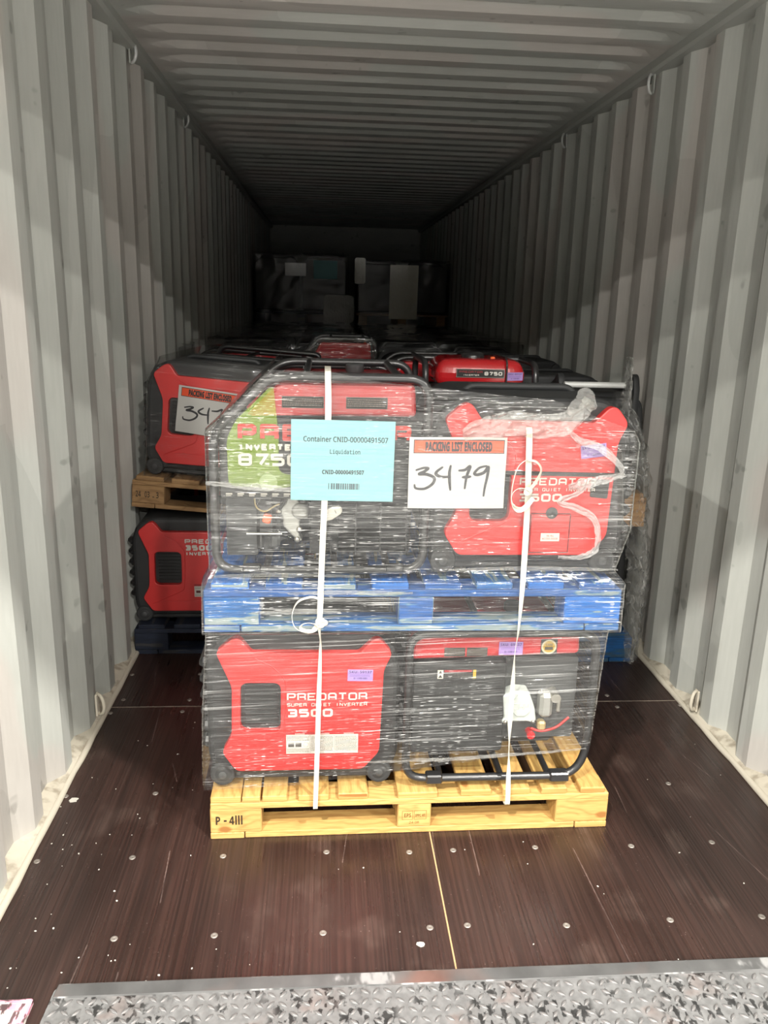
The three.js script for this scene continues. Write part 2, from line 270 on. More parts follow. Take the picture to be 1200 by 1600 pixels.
const lines = (c, x, y, w, n, dy, col) => { c.fillStyle = col; for (let i = 0; i < n; i++) { let q = x; while (q < x + w - 6) { const L = 4 + hash(i, Math.round(q), 3) * 16; c.fillRect(q, y + i * dy, Math.min(L, x + w - q), dy * 0.45); q += L + 3; } } };
M.warn = print(0.214, 0.07, 3000, (c, W, H) => {
  c.fillStyle = '#c92a30'; c.fillRect(0, 0, W, H * 0.12); c.fillStyle = '#f1ede4'; c.fillRect(0, H * 0.1, W, H);
  ['DANGER', 'DANGER', 'WARNING'].forEach((s, i) => fitText(c, '\u25b2 ' + s, W * (0.1 + 0.34 * i), H * 0.09, W * 0.16, 'bold 16px sans-serif', '#f8efe8'));
  for (let i = 0; i < 3; i++) { c.strokeStyle = '#777'; c.lineWidth = 1.5; c.strokeRect(W * i / 3 + 2, H * 0.14, W / 3 - 4, H * 0.82); lines(c, W * i / 3 + 8, H * 0.19, W / 3 - 18, i ? 13 : 4, H * 0.056, '#77736d'); }
  for (let i = 0; i < 2; i++) { c.fillStyle = '#5a5652'; c.fillRect(W * (0.03 + i * 0.1), H * 0.5, W * 0.08, H * 0.18); c.strokeRect(W * (0.03 + i * 0.1), H * 0.48, W * 0.08, H * 0.22); } c.beginPath(); c.arc(W * 0.275, H * 0.58, H * 0.11, 0, 7); c.stroke(); lines(c, 8, H * 0.76, W / 3 - 18, 4, H * 0.05, '#77736d');
});
M.warnSmall = print(0.11, 0.062, 2400, (c, W, H) => { c.fillStyle = '#e9e6de'; c.fillRect(0, 0, W, H); c.fillStyle = '#b3212a'; c.fillRect(0, 0, W, H * 0.16); fitText(c, 'DANGER', W * 0.3, H * 0.14, W * 0.34, 'bold 14px sans-serif', '#fff'); c.fillStyle = '#6a3030'; c.fillRect(W * 0.07, H * 0.5, W * 0.18, H * 0.2); c.fillStyle = '#333'; c.fillRect(W * 0.34, H * 0.48, W * 0.24, H * 0.24); c.fillRect(W * 0.72, H * 0.48, W * 0.2, H * 0.24); lines(c, 6, H * 0.24, W - 12, 2, H * 0.09, '#8b8780'); lines(c, 6, H * 0.8, W - 12, 2, H * 0.09, '#8b8780'); });
const sku = (n, bg = '#b59ae0') => print(0.074, 0.037, 4200, (c, W, H) => { c.fillStyle = bg; c.fillRect(0, 0, W, H); fitText(c, 'SKU: ' + n, W * 0.05, H * 0.32, W * 0.9, 'bold 46px sans-serif', '#4a3b72'); lines(c, W * 0.08, H * 0.45, W * 0.8, 2, H * 0.1, '#8a72bd'); c.fillStyle = '#5c4a8a'; for (let i = 0; i < 34; i++) if (hash(i, 4, 1) > 0.4) c.fillRect(W * (0.24 + i * 0.016), H * 0.68, W * 0.009, H * 0.16); });
M.skuA = sku('59137'); M.skuB = sku('69137', '#b896dc'); M.skuC = sku('57137');
M.oil = print(0.054, 0.024, 3600, (c, W, H) => { c.fillStyle = '#ece7dd'; c.fillRect(0, 0, W, H); fitText(c, 'OIL FILL', W * 0.3, H * 0.44, W * 0.4, 'bold 26px sans-serif', '#a8332c'); fitText(c, 'ACCESS DOOR', W * 0.08, H * 0.8, W * 0.84, 'bold 26px sans-serif', '#a8332c'); });
M.plateLabel = print(0.1, 0.031, 2600, (c, W, H) => { c.fillStyle = '#2c2a29'; c.fillRect(0, 0, W, H); c.strokeStyle = '#8d7f72'; c.lineWidth = 2; c.strokeRect(2, 2, W - 4, H - 4); lines(c, 8, H * 0.18, W - 16, 4, H * 0.18, '#8f8379'); });
M.tankLabel = print(0.205, 0.036, 3000, (c, W, H) => { c.fillStyle = '#15110f'; c.fillRect(0, 0, W, H); c.strokeStyle = '#b8a8a0'; c.lineWidth = 5; c.strokeRect(5, 5, W - 10, H - 10); techno(c, 'PREDATOR', W * 0.06, H * 0.22, W * 0.48, H * 0.24, H * 0.055, '#a8242a'); techno(c, 'INVERTER', W * 0.14, H * 0.62, W * 0.33, H * 0.17, H * 0.05, '#efeae2'); techno(c, '8750', W * 0.58, H * 0.28, W * 0.37, H * 0.44, H * 0.13, '#f3efe8'); }, { coat: 0.5 });
M.round = print(0.052, 0.052, 3200, (c, W, H) => { c.clearRect(0, 0, W, H); c.fillStyle = '#2a2522'; c.fillRect(0, 0, W, H); c.fillStyle = '#e9ddbb'; c.beginPath(); c.arc(W / 2, H / 2, W * 0.46, 0, 7); c.fill(); c.fillStyle = '#c8a235'; c.beginPath(); c.arc(W / 2, H / 2, W * 0.36, 0, 7); c.fill(); c.fillStyle = '#3a2c14'; c.fillRect(W * 0.25, H * 0.5, W * 0.5, H * 0.2); fitText(c, 'CARB', W * 0.28, H * 0.44, W * 0.44, 'bold 34px sans-serif', '#3a2c14'); for (let i = 0; i < 28; i++) { c.save(); c.translate(W / 2, H / 2); c.rotate(i / 28 * 6.283); c.fillStyle = '#3b362f'; c.fillRect(-1.5, -W * 0.45, 3, W * 0.06); c.restore(); } });
M.redWarn = print(0.116, 0.028, 3000, (c, W, H) => { c.fillStyle = '#e8e2d6'; c.fillRect(0, 0, W * 0.15, H); c.fillStyle = '#333'; for (const y of [0.26, 0.74]) { c.beginPath(); c.moveTo(W * 0.075, H * (y - 0.18)); c.lineTo(W * 0.13, H * (y + 0.16)); c.lineTo(W * 0.02, H * (y + 0.16)); c.fill(); } c.fillStyle = '#a8262c'; c.fillRect(W * 0.17, 0, W * 0.72, H * 0.26); lines(c, W * 0.18, H * 0.36, W * 0.7, 4, H * 0.15, '#6d6864'); c.fillStyle = '#dcae2e'; c.fillRect(W * 0.92, 0, W * 0.08, H); }, { clear: true });
M.fineText = print(0.3, 0.016, 2400, (c, W, H) => { for (let i = 0; i < 9; i++) { c.fillStyle = '#d8d4cc'; const x = W * (0.04 + i * 0.105); c.fillRect(x, H * 0.25, W * 0.06, H * 0.3); c.fillRect(x, H * 0.65, W * 0.05, H * 0.15); } }, { clear: true });
M.paperBlue = print(0.276, 0.219, 3000, (c, W, H) => {
  c.fillStyle = '#8ec4c8'; c.fillRect(0, 0, W, H);
  fitText(c, 'Container CNID-00000491507', W * 0.115, H * 0.265, W * 0.82, '56px sans-serif', '#1d2f34', 'left', 2.5); fitText(c, 'Liquidation', W * 0.37, H * 0.41, W * 0.3, '46px monospace', '#2c4348', 'left', 2); fitText(c, 'CNID-00000491507', W * 0.3, H * 0.665, W * 0.41, 'bold 46px sans-serif', '#1b2b30', 'left', 2);
  for (let i = 0; i < 62; i++) if (hash(i, 9, 2) > 0.45) { c.fillStyle = '#3e4f58'; c.fillRect(W * (0.365 + i * 0.0049), H * 0.78, W * 0.0036 * (1 + (hash(i, 2, 2) > 0.6)), H * 0.075); }
}, { rough: 0.45, coat: 0.2 });
function hand(c, strokes, W, H, lw) { c.strokeStyle = '#17161c'; c.lineCap = 'round'; c.lineJoin = 'round'; for (const s of strokes) { const p = smoothPts(s, 40); for (let i = 1; i < p.length; i++) { c.lineWidth = lw * (0.7 + 0.5 * Math.sin(i / 40 * 3.1)); c.beginPath(); c.moveTo(p[i - 1][0] * W, p[i - 1][1] * H); c.lineTo(p[i][0] * W, p[i][1] * H); c.stroke(); } } }
const NUM = [[[.08, .46], [.15, .43], [.2, .435], [.16, .48], [.11, .515], [.19, .52], [.265, .57], [.25, .65], [.17, .72], [.08, .715], [.065, .67]], [[.345, .42], [.29, .48], [.285, .52], [.34, .555], [.43, .55]], [[.43, .4], [.42, .5], [.425, .62], [.435, .735]], [[.52, .465], [.58, .455], [.63, .41], [.6, .55], [.585, .715]], [[.56, .56], [.64, .55]], [[.8, .4], [.73, .425], [.68, .5], [.71, .525], [.78, .49], [.82, .415], [.815, .55], [.795, .7], [.785, .82]]];
const pouchPrint = (nums) => print(0.268, 0.2, 3000, (c, W, H) => {
  c.fillStyle = '#c8c6c1'; c.fillRect(0, 0, W, H); c.fillStyle = '#241512'; c.fillRect(W * 0.045, H * 0.035, W * 0.93, H * 0.19); c.fillStyle = '#f0501c'; c.fillRect(W * 0.053, H * 0.047, W * 0.914, H * 0.166);
  fitText(c, 'PACKING LIST ENCLOSED', W * 0.16, H * 0.19, W * 0.69, 'bold 98px sans-serif', '#140806', 'left', 11); hand(c, nums, W, H, W * 0.027);
}, { rough: 0.3, coat: 0.8 });
M.pouchA = pouchPrint(NUM);
M.pouchB = pouchPrint([...NUM.slice(0, 3).map((s) => s.map(([a, b]) => [a * 1.12 + 0.03, b])), [[.56, .45], [.64, .44], [.72, .4], [.68, .6], [.66, .74]], [[.86, .42], [.8, .5], [.86, .62], [.93, .7], [.86, .75]]]);
const stampMat = (draw, w, h) => print(w, h, 3000, draw, { clear: true });
M.stampP = stampMat((c, W, H) => { c.fillStyle = '#3a2f22'; c.font = `bold ${H * 0.95}px sans-serif`; fitText(c, 'P', W * 0.02, H * 0.9, W * 0.2, `bold ${H * 1.0}px sans-serif`, '#3a2f22'); c.fillRect(W * 0.33, H * 0.5, W * 0.1, H * 0.14); fitText(c, '4', W * 0.52, H * 0.9, W * 0.18, `bold ${H}px sans-serif`, '#3a2f22'); for (const x of [0.73, 0.83, 0.93]) c.fillRect(W * x, H * 0.12, W * 0.05, H * 0.8); }, 0.085, 0.04);
M.stampBlock = stampMat((c, W, H) => { c.strokeStyle = 'rgba(120,80,30,.75)'; c.lineWidth = 3; c.strokeRect(W * 0.04, H * 0.06, W * 0.4, H * 0.6); c.strokeRect(W * 0.5, H * 0.06, W * 0.46, H * 0.6); fitText(c, 'EPS', W * 0.1, H * 0.5, W * 0.28, `bold ${H * 0.36}px sans-serif`, 'rgba(120,80,30,.8)'); fitText(c, 'IPPC HT', W * 0.54, H * 0.48, W * 0.38, `bold ${H * 0.26}px sans-serif`, 'rgba(120,80,30,.8)'); fitText(c, '24 08', W * 0.3, H * 0.95, W * 0.4, `${H * 0.22}px sans-serif`, 'rgba(120,80,30,.8)'); }, 0.08, 0.05);
M.stampDate = stampMat((c, W, H) => { fitText(c, '24', W * 0.04, H * 0.9, W * 0.22, `bold ${H * 1.1}px monospace`, '#2c241c'); fitText(c, '03', W * 0.4, H * 0.9, W * 0.22, `bold ${H * 1.1}px monospace`, '#2c241c'); fitText(c, '3', W * 0.86, H * 0.9, W * 0.12, `bold ${H * 1.1}px monospace`, '#2c241c'); c.fillRect(W * 0.72, H * 0.75, W * 0.08, H * 0.1); }, 0.11, 0.032);
M.lime = std({ color: lin(0.32, 0.5, 0.005), roughness: 0.5, transparent: true, opacity: 0.44, side: THREE.DoubleSide });

// ------------------------------------------------------------------ warehouse behind the camera
const WALLC = std({ color: lin(0.17, 0.17, 0.17), roughness: 0.9 }), CONC = std({ color: lin(0.5, 0.5, 0.5), roughness: 0.75 });
struct('floor_warehouse', at(new THREE.BoxGeometry(22, 0.2, 19.8), 0.3, -0.22, 8.9), CONC);
struct('ceiling_warehouse', at(new THREE.BoxGeometry(22, 0.2, 20.2), 0.3, 8.0, 8.9), WALLC);
struct('wall_far', at(new THREE.BoxGeometry(22, 8.2, 0.2), 0.3, 3.9, 18.9), WALLC);
struct('wall_west', at(new THREE.BoxGeometry(0.2, 8.2, 19.8), -10.6, 3.9, 8.9), WALLC);
struct('wall_east', at(new THREE.BoxGeometry(0.2, 8.2, 19.8), 11.2, 3.9, 8.9), WALLC);
const HEAD = 2.54;
const dock = structGroup('wall_dock');
mk('dock_panel', at(new THREE.BoxGeometry(9.5, 8.2, 0.2), -5.72, 3.9, -1.05), WALLC, dock);
mk('dock_panel', at(new THREE.BoxGeometry(9.6, 8.2, 0.2), 6.4, 3.9, -1.05), WALLC, dock);
mk('dock_lintel', at(new THREE.BoxGeometry(2.6, 8 - HEAD, 0.2), 0.317, HEAD + (8 - HEAD) / 2, -1.05), WALLC, dock);
const glow = std({ color: 0xffffff, emissive: LAMP_COLOR, emissiveIntensity: 6, roughness: 0.5 });
LAMPS.forEach(([x, y, z], i) => {
  const l = thing('high_bay_lamp', `round grey warehouse lamp, ${['nearest the dock, left of the opening', 'nearest the dock, right of the opening', 'outer left one near the dock, added for fill light', 'outer right one near the dock, added for fill light', 'left one of the middle pair', 'right one of the middle pair', 'first of six in the far row, added to strengthen its light', 'second of six in the far row, added to strengthen its light', 'third of six in the far row', 'fourth of six in the far row', 'fifth of six in the far row, added to strengthen its light', 'last of six in the far row, added to strengthen its light'][i]}`, 'lamp', [x, y, z], 'high bay lamps');
  const hs = lathe([[0.001, 0.16], [0.09, 0.16], [0.1, 0.08], [0.14, 0.03], [0.15, 0], [0.125, 0.005], [0.001, 0.005]]); hs.rotateX(-Math.PI / 2);
  mk('housing', hs, M.darkgrey, l);
  mk('lens', at(cyl(0.12, 0.006, 'y', 28), 0, -0.002, 0), glow, l);
  mk('rod', at(cyl(0.008, 1.75, 'y', 8), 0, 1.03, 0), M.darkgrey, l);
  const a = new THREE.RectAreaLight(LAMP_COLOR, LAMP_POWER, LAMP_SIZE, LAMP_SIZE); a.position.set(0, -0.012, 0); a.rotation.x = -Math.PI / 2; l.add(a);
});

// ------------------------------------------------------------------ container shell
const XL = -0.858, XR = 1.492, ZF = -1.0, ZB = -13.2, RAIL = 2.602, ROOF = 2.64;
function corrugated(x, out, phase, P = 0.29) {   // x inner plane, out = outward direction
  const zs = [], add = (z, d) => { if (z <= ZF && z >= ZB) zs.push([z, d]); };
  zs.push([ZF, 0]);
  for (let k = -8; k < 44; k++) { const z = phase - k * P; add(z, 0); add(z - 0.072, 0); add(z - 0.145, 1); add(z - 0.218, 1); }
  zs.push([ZB, 0]);
  const skin = (off, nv) => { const g = grid(zs.length - 1, nv, (s, t) => { const [z, d] = zs[Math.round(s * (zs.length - 1))]; return [x + out * (d * 0.037 + off) + (off ? 0 : 0.0016 * (fbm(z * 0.31 + 9, t * 1.3 + 3, 64, 64, 12, 2) - 0.5)), -0.03 + t * 2.7, z]; }, (s, t) => [zs[Math.round(s * (zs.length - 1))][0], -0.03 + t * 2.7]); if (out < 0) g.index.array.reverse(); return toCreasedNormals(g, 0.25); };
  return mergeGeometries([skin(0, 14), skin(0.004, 1)]);
}
const wl = struct('wall_left', corrugated(XL, -1, -2.715), M.paint), wr = struct('wall_right', corrugated(XR, 1, -2.972), M.paint);
{
  const P = 0.219, zs = [[ZF, 0]];
  for (let k = -11; k < 48; k++) { const z = -3.235 - k * P; for (const [o, d] of [[0, 0], [0.045, 1], [0.085, 1], [0.13, 0]]) if (z - o < ZF && z - o > ZB) zs.push([z - o, d]); }
  zs.push([ZB, 0]);
  const xs = [-0.9, -0.78, -0.73, -0.66, 0.317, 1.3, 1.37, 1.42, 1.53], amp = [0, 0, 0.6, 1, 1, 1, 0.6, 0, 0];
  const skin = (off) => toCreasedNormals(grid(zs.length - 1, xs.length - 1, (s, t) => { const [z, d] = zs[Math.round(s * (zs.length - 1))], k = Math.round(t * (xs.length - 1)); return [xs[k], ROOF + off + d * amp[k] * 0.022, z]; }, (s, t) => [zs[Math.round(s * (zs.length - 1))][0], xs[Math.round(t * (xs.length - 1))]]), 0.3);
  struct('ceiling', mergeGeometries([skin(0), skin(0.006)]), M.paint);
}
struct('trim_1', at(cbox(0.1, 0.062, ZF - ZB, 0.012), -0.866, RAIL + 0.025, (ZF + ZB) / 2), M.rail);
struct('trim_2', at(cbox(0.1, 0.062, ZF - ZB, 0.012), 1.5, RAIL + 0.025, (ZF + ZB) / 2), M.rail);
// bottom rails: a ledge under the corrugation and an uneven bead of sealant along the floor
for (const [n, x, s, n2] of [['trim_3', XL, -1, 'trim_5'], ['trim_4', XR, 1, 'trim_6']]) {
  struct(n, toCreasedNormals(grid(240, 3, (u, t) => { const z = lerp(ZF, ZB, u); const w = [0, 0.0, 0.03, 0.06][Math.round(t * 3)], hh = [-0.02, 0.018, 0.028, 0.036][Math.round(t * 3)]; return [x - s * 0.012 + s * w + s * 0.004 * (fbm(u * 40, 0.3, 64, 8, 5) - 0.5), hh + 0.006 * (fbm(u * 30, t, 64, 8, 9) - 0.5), z]; }, (u, t) => [u * 12, t * 0.1]), 0.6), M.grime);
  struct(n2, sweep(Array.from({ length: 160 }, (_, i) => new THREE.Vector3(x - s * (0.012 + 0.006 * fbm(i / 160 * 30, 0.7, 64, 8, 15)), 0.006, lerp(ZF, ZB, i / 159))), (t) => 0.009 + 0.007 * fbm(t * 50, 0.2, 64, 8, 25), false, 8), M.grime);
}
struct('wall_back', at(cbox(2.5, 2.8, 0.05, 0.004), 0.317, 1.3, ZB - 0.02), M.paint);
// floor: phenolic plywood sheets, two across, screws along the joists
const floor = structGroup('floor');
const MIDX = 0.3315;
[[-0.9, -2.912], [-2.918, -5.35], [-5.356, -7.79], [-7.796, -10.23], [-10.236, ZB]].forEach(([z0, z1], r) => [[XL - 0.02, MIDX - 0.0022], [MIDX + 0.0022, XR + 0.02]].forEach(([x0, x1], k) => {
  const g = cbox(x1 - x0, 0.028, z0 - z1, 0.0012, (x0 + x1) / 2, -0.014, (z0 + z1) / 2), p = g.attributes.position, uv = g.attributes.uv;
  for (let i = 0; i < p.count; i++) uv.setXY(i, p.getX(i) / 1.2 + r * 0.37 + k * 0.21, p.getZ(i) / 2.4 + r * 0.13 + k * 0.31);
  const pl = mk('plank', g, M.ply, floor);
  if (r < 2) for (const z of r === 0 ? [-1.72, -2.025, -2.33, -2.87] : [-2.97, -3.2]) for (let x = x0 + (k ? 0.05 : 0.062); x < x1 - 0.02; x += 0.272) {
    const s = lathe([[0.001, 0.0004], [0.003, 0.0003], [0.0035, 0.0016], [0.0075, 0.0016], [0.0095, 0.0002], [0.0095, -0.004]], 14); s.rotateX(-Math.PI / 2);
    mk('screw', at(s, x + rr(-0.02, 0.02), 0.0002, z + rr(-0.008, 0.008)), M.screw ??= std({ color: lin(0.32, 0.29, 0.26), roughness: 0.5, metalness: 0.6 }), pl);
  }
}));
mk('joint_filler', at(cbox(0.0044, 0.02, ZF - ZB, 0.0005), MIDX, -0.0108, (ZF + ZB) / 2), M.seal, floor);
for (const z of [-2.915, -5.353, -7.793, -10.233]) mk('joint_filler', at(cbox(XR - XL, 0.02, 0.006, 0.0005), (XL + XR) / 2, -0.0108, z), std({ color: lin(0.3, 0.25, 0.2), roughness: 0.8 }), floor);
// lashing rings
[[-0.836, 2.585, -3.906, 1, 1, 'steel lashing ring under the top rail of the left wall'], [1.47, 2.56, -3.906, -1, 1, 'nearer steel lashing ring under the top rail of the right wall'], [1.47, 2.56, -5.27, -1, 1, 'farther steel lashing ring under the top rail of the right wall'], [-0.836, 2.585, -5.27, 1, 1, 'farther steel lashing ring under the top rail of the left wall'],
  [-0.838, 0.085, -2.785, 1, -1, 'painted lashing ring standing at the foot of the left wall'], [1.472, 0.075, -2.775, -1, -1, 'painted lashing ring standing at the foot of the right wall']].forEach(([x, y, z, s, up, label]) => {
  const P = []; for (let i = 0; i <= 20; i++) { const a = lerp(-0.25, Math.PI + 0.25, i / 20); P.push(new THREE.Vector3(s * (0.004 + 0.022 * Math.sin(a)), up * -0.036 * Math.cos(a) * 1.1, 0.018 * Math.sin(a))); }
  const r = thing('lashing_ring', label, 'ring', [x - s * 0.006, y, z]); mk('ring_bar', sweep(P, 0.0065, false, 10), up > 0 ? M.silver : M.grime, r); mk('mount_plate', at(cbox(0.008, 0.09, 0.03, 0.002), -s * 0.004, 0, 0), up > 0 ? M.rail : M.grime, r);
});
// dock leveller: lip and chequer plate
const plateMap = tex(512, 512, (u, v) => { const d = sst(0.54, 0.64, fbm(u, v, 40, 26, 91, 4)) * sst(0.35, 0.6, fbm(u, v, 6, 6, 97)), a = fbm(u, v, 30, 30, 7), r = sst(0.5, 0.7, fbm(u, v, 3, 3, 17)); const k = lerp(124, 54, d) + 40 * (a - 0.5); return [k + 16 * r, k - 2 * r, k - 8 * r]; }, true, 2.2, 2.2);
M.tread = std({ map: plateMap, roughness: 0.5, metalness: 0.35 });
M.lip = std({ map: tex(512, 256, (u, v) => { const a = fbm(u, v, 14, 10, 3, 5), r = sst(0.5, 0.62, fbm(u, v, 3, 2, 19)), w = sst(0.66, 0.74, fbm(u, v, 20, 9, 29, 5)); const k = 96 + 50 * (a - 0.5) + 60 * w; return [k + 26 * r, k - 2 * r, k - 10 * r]; }, true, 1, 1), roughness: 0.45, metalness: 0.35 });
{
  const d = thing('dock_leveller', 'worn grey steel chequer plate bridging onto the container floor at the bottom edge', 'dock plate', [0, 0, 0]);
  const top = (z) => 0.012 + (z + 1.56) * 0.012;
  mk('plate', plate(roundPoly([[-0.62, 1.56], [1.29, 1.562], [1.33, 0.62], [-0.66, 0.62]], 0.01), 0, 0.012, 0.001).rotateX(-Math.PI / 2).translate(0, 0.0125, 0), M.tread, d);
  mk('lip_edge', plate(roundPoly([[-0.615, 1.572], [1.285, 1.574], [1.288, 1.534], [-0.618, 1.532]], 0.004), 0, 0.012, 0.003).rotateX(-Math.PI / 2).translate(0, 0.0148, 0), M.lip, d);
  const one = new THREE.SphereGeometry(1, 10, 5, 0, Math.PI * 2, 0, Math.PI / 2); { const p = one.attributes.position; for (let i = 0; i < p.count; i++) { const x = p.getX(i); p.setZ(i, p.getZ(i) * (1 - 0.75 * x * x)); } one.computeVertexNormals(); }
  const L = []; for (let j = 0; j < 30; j++) for (let i = 0; i < 70; i++) { const g = one.clone(); g.scale(0.0128, 0.0042, 0.0052); g.rotateY(((i + j) % 2 ? 1 : -1) * 0.72 + 0.12); g.translate(-0.605 + i * 0.0272, 0.0124, -1.518 + j * 0.0272); if (-0.605 + i * 0.0272 < 1.27) L.push(g); }
  const t = mk('tread_pattern', mergeGeometries(L), M.tread, d); t.userData.kind = 'stuff';
}
{
  const s = thing('container_sill', 'white painted steel sill with pink smears beside the chequer plate', 'sill');
  const m = std({ map: tex(256, 256, (u, v) => { const p = sst(0.5, 0.62, fbm(u, v, 5, 9, 31, 4)), k = sst(0.55, 0.65, fbm(u, v, 9, 26, 13, 4)); return [lerp(lerp(225, 222, p), 90, k), lerp(lerp(222, 150, p), 70, k), lerp(lerp(215, 170, p), 72, k)]; }, true, 4, 4), roughness: 0.6 });
  mk('sill_plate', at(cbox(0.2, 0.02, 0.4, 0.003), -0.76, 0.004, -1.335), m, s); mk('sill_edge', at(cbox(0.2, 0.012, 0.016, 0.003), -0.76, 0.009, -1.527), m, s);
}

// ------------------------------------------------------------------ pallets
function pallet(o, name, label, pos, group) {
  const g = thing(name, label, 'pallet', pos, group), W = o.w, D = o.d, pick = (k) => o.mats[k % o.mats.length];
  const hb = o.block ?? 0.082, tb = 0.02;
  const bx = o.blocks ?? [[-W / 2, -W / 2 + 0.147], [-0.05, 0.053], [W / 2 - 0.165, W / 2]];
  let n = 0;
  for (const z of [D / 2 - 0.05, 0, -D / 2 + 0.05]) {
    for (const [x0, x1] of bx) { const b = mk('block', cbox(x1 - x0, hb, 0.1, 0.003, (x0 + x1) / 2, tb + hb / 2, z - 0.002, 1.6), pick(n++ * 2 + 1), g); if (z > 0.1 && o.stamps) o.stamps(b, x0, x1, tb + hb / 2, z + 0.0495); }
    mk('stringer_board', cbox(W - 0.004, tb, 0.1, 0.002, 0, tb + hb + tb / 2, z, 1.6), pick(n++), g);
  }
  for (const s of [-1, 1]) mk('bottom_board', cbox(0.1, tb, D, 0.002, s * (W / 2 - 0.05), tb / 2, 0, 1.6), pick(n++), g);
  mk('bottom_board', cbox(0.1, tb, D - 0.204, 0.002, 0, tb / 2, 0, 1.6), pick(n++), g);
  for (const s of [-1, 1]) mk('bottom_board', cbox(W - 0.206, tb, 0.098, 0.002, 0, tb / 2, s * (D / 2 - 0.051), 1.6), pick(n++), g);
  for (const [x0, x1] of o.top) { const e = rr(-0.006, 0.002); mk('deck_board', cbox(x1 - x0, tb, D + e, 0.0025, (x0 + x1) / 2, tb * 2.5 + hb, e / 2, 1.6), pick(n++), g); }
  return g;
}
const evenTop = (W, n, f) => Array.from({ length: n }, (_, i) => { const p = W / n; return [-W / 2 + i * p + p * f * 0.5, -W / 2 + (i + 1) * p - p * f * 0.5]; });
const printOn = (name, w, h, mat, x, y, z, parent, rz = 0, wob = 0) => { const g = sheetGeo(w, h, wob); if (rz) g.rotateZ(rz); return mk(name, g.translate(x, y, z), mat, parent); };
const P0 = pallet({ w: 1.225, d: 1.0, mats: M.pine, blocks: [[-0.6125, -0.46], [-0.048, 0.055], [0.447, 0.6125]], top: [[-0.61, -0.52], [-0.517, -0.463], [-0.457, -0.383], [-0.35, -0.258], [-0.23, -0.14], [-0.05, 0.073], [0.145, 0.24], [0.276, 0.362], [0.397, 0.477], [0.52, 0.597]],
  stamps: (b, x0, x1, y, z) => { if (x1 < -0.4) printOn('stamp', 0.085, 0.04, M.stampP, x0 + 0.055, y + 0.004, z, b); else if (x1 < 0.2) printOn('stamp', 0.08, 0.05, M.stampBlock, (x0 + x1) / 2, y - 0.005, z, b); } }, 'wooden_pallet', 'clean yellow pine pallet stamped P-4III, lowest under the front stack', [0.272, 0, -2.605]);
P0.rotation.y = 0.012;
const P1 = pallet({ w: 1.19, d: 1.0, mats: M.bluewood, block: 0.085, top: evenTop(1.19, 8, 0.3), blocks: [[-0.595, -0.44], [-0.05, 0.05], [0.43, 0.595]] }, 'wooden_pallet', 'worn blue painted pallet halfway up the front stack', [0.262, 0.672, -2.6]);

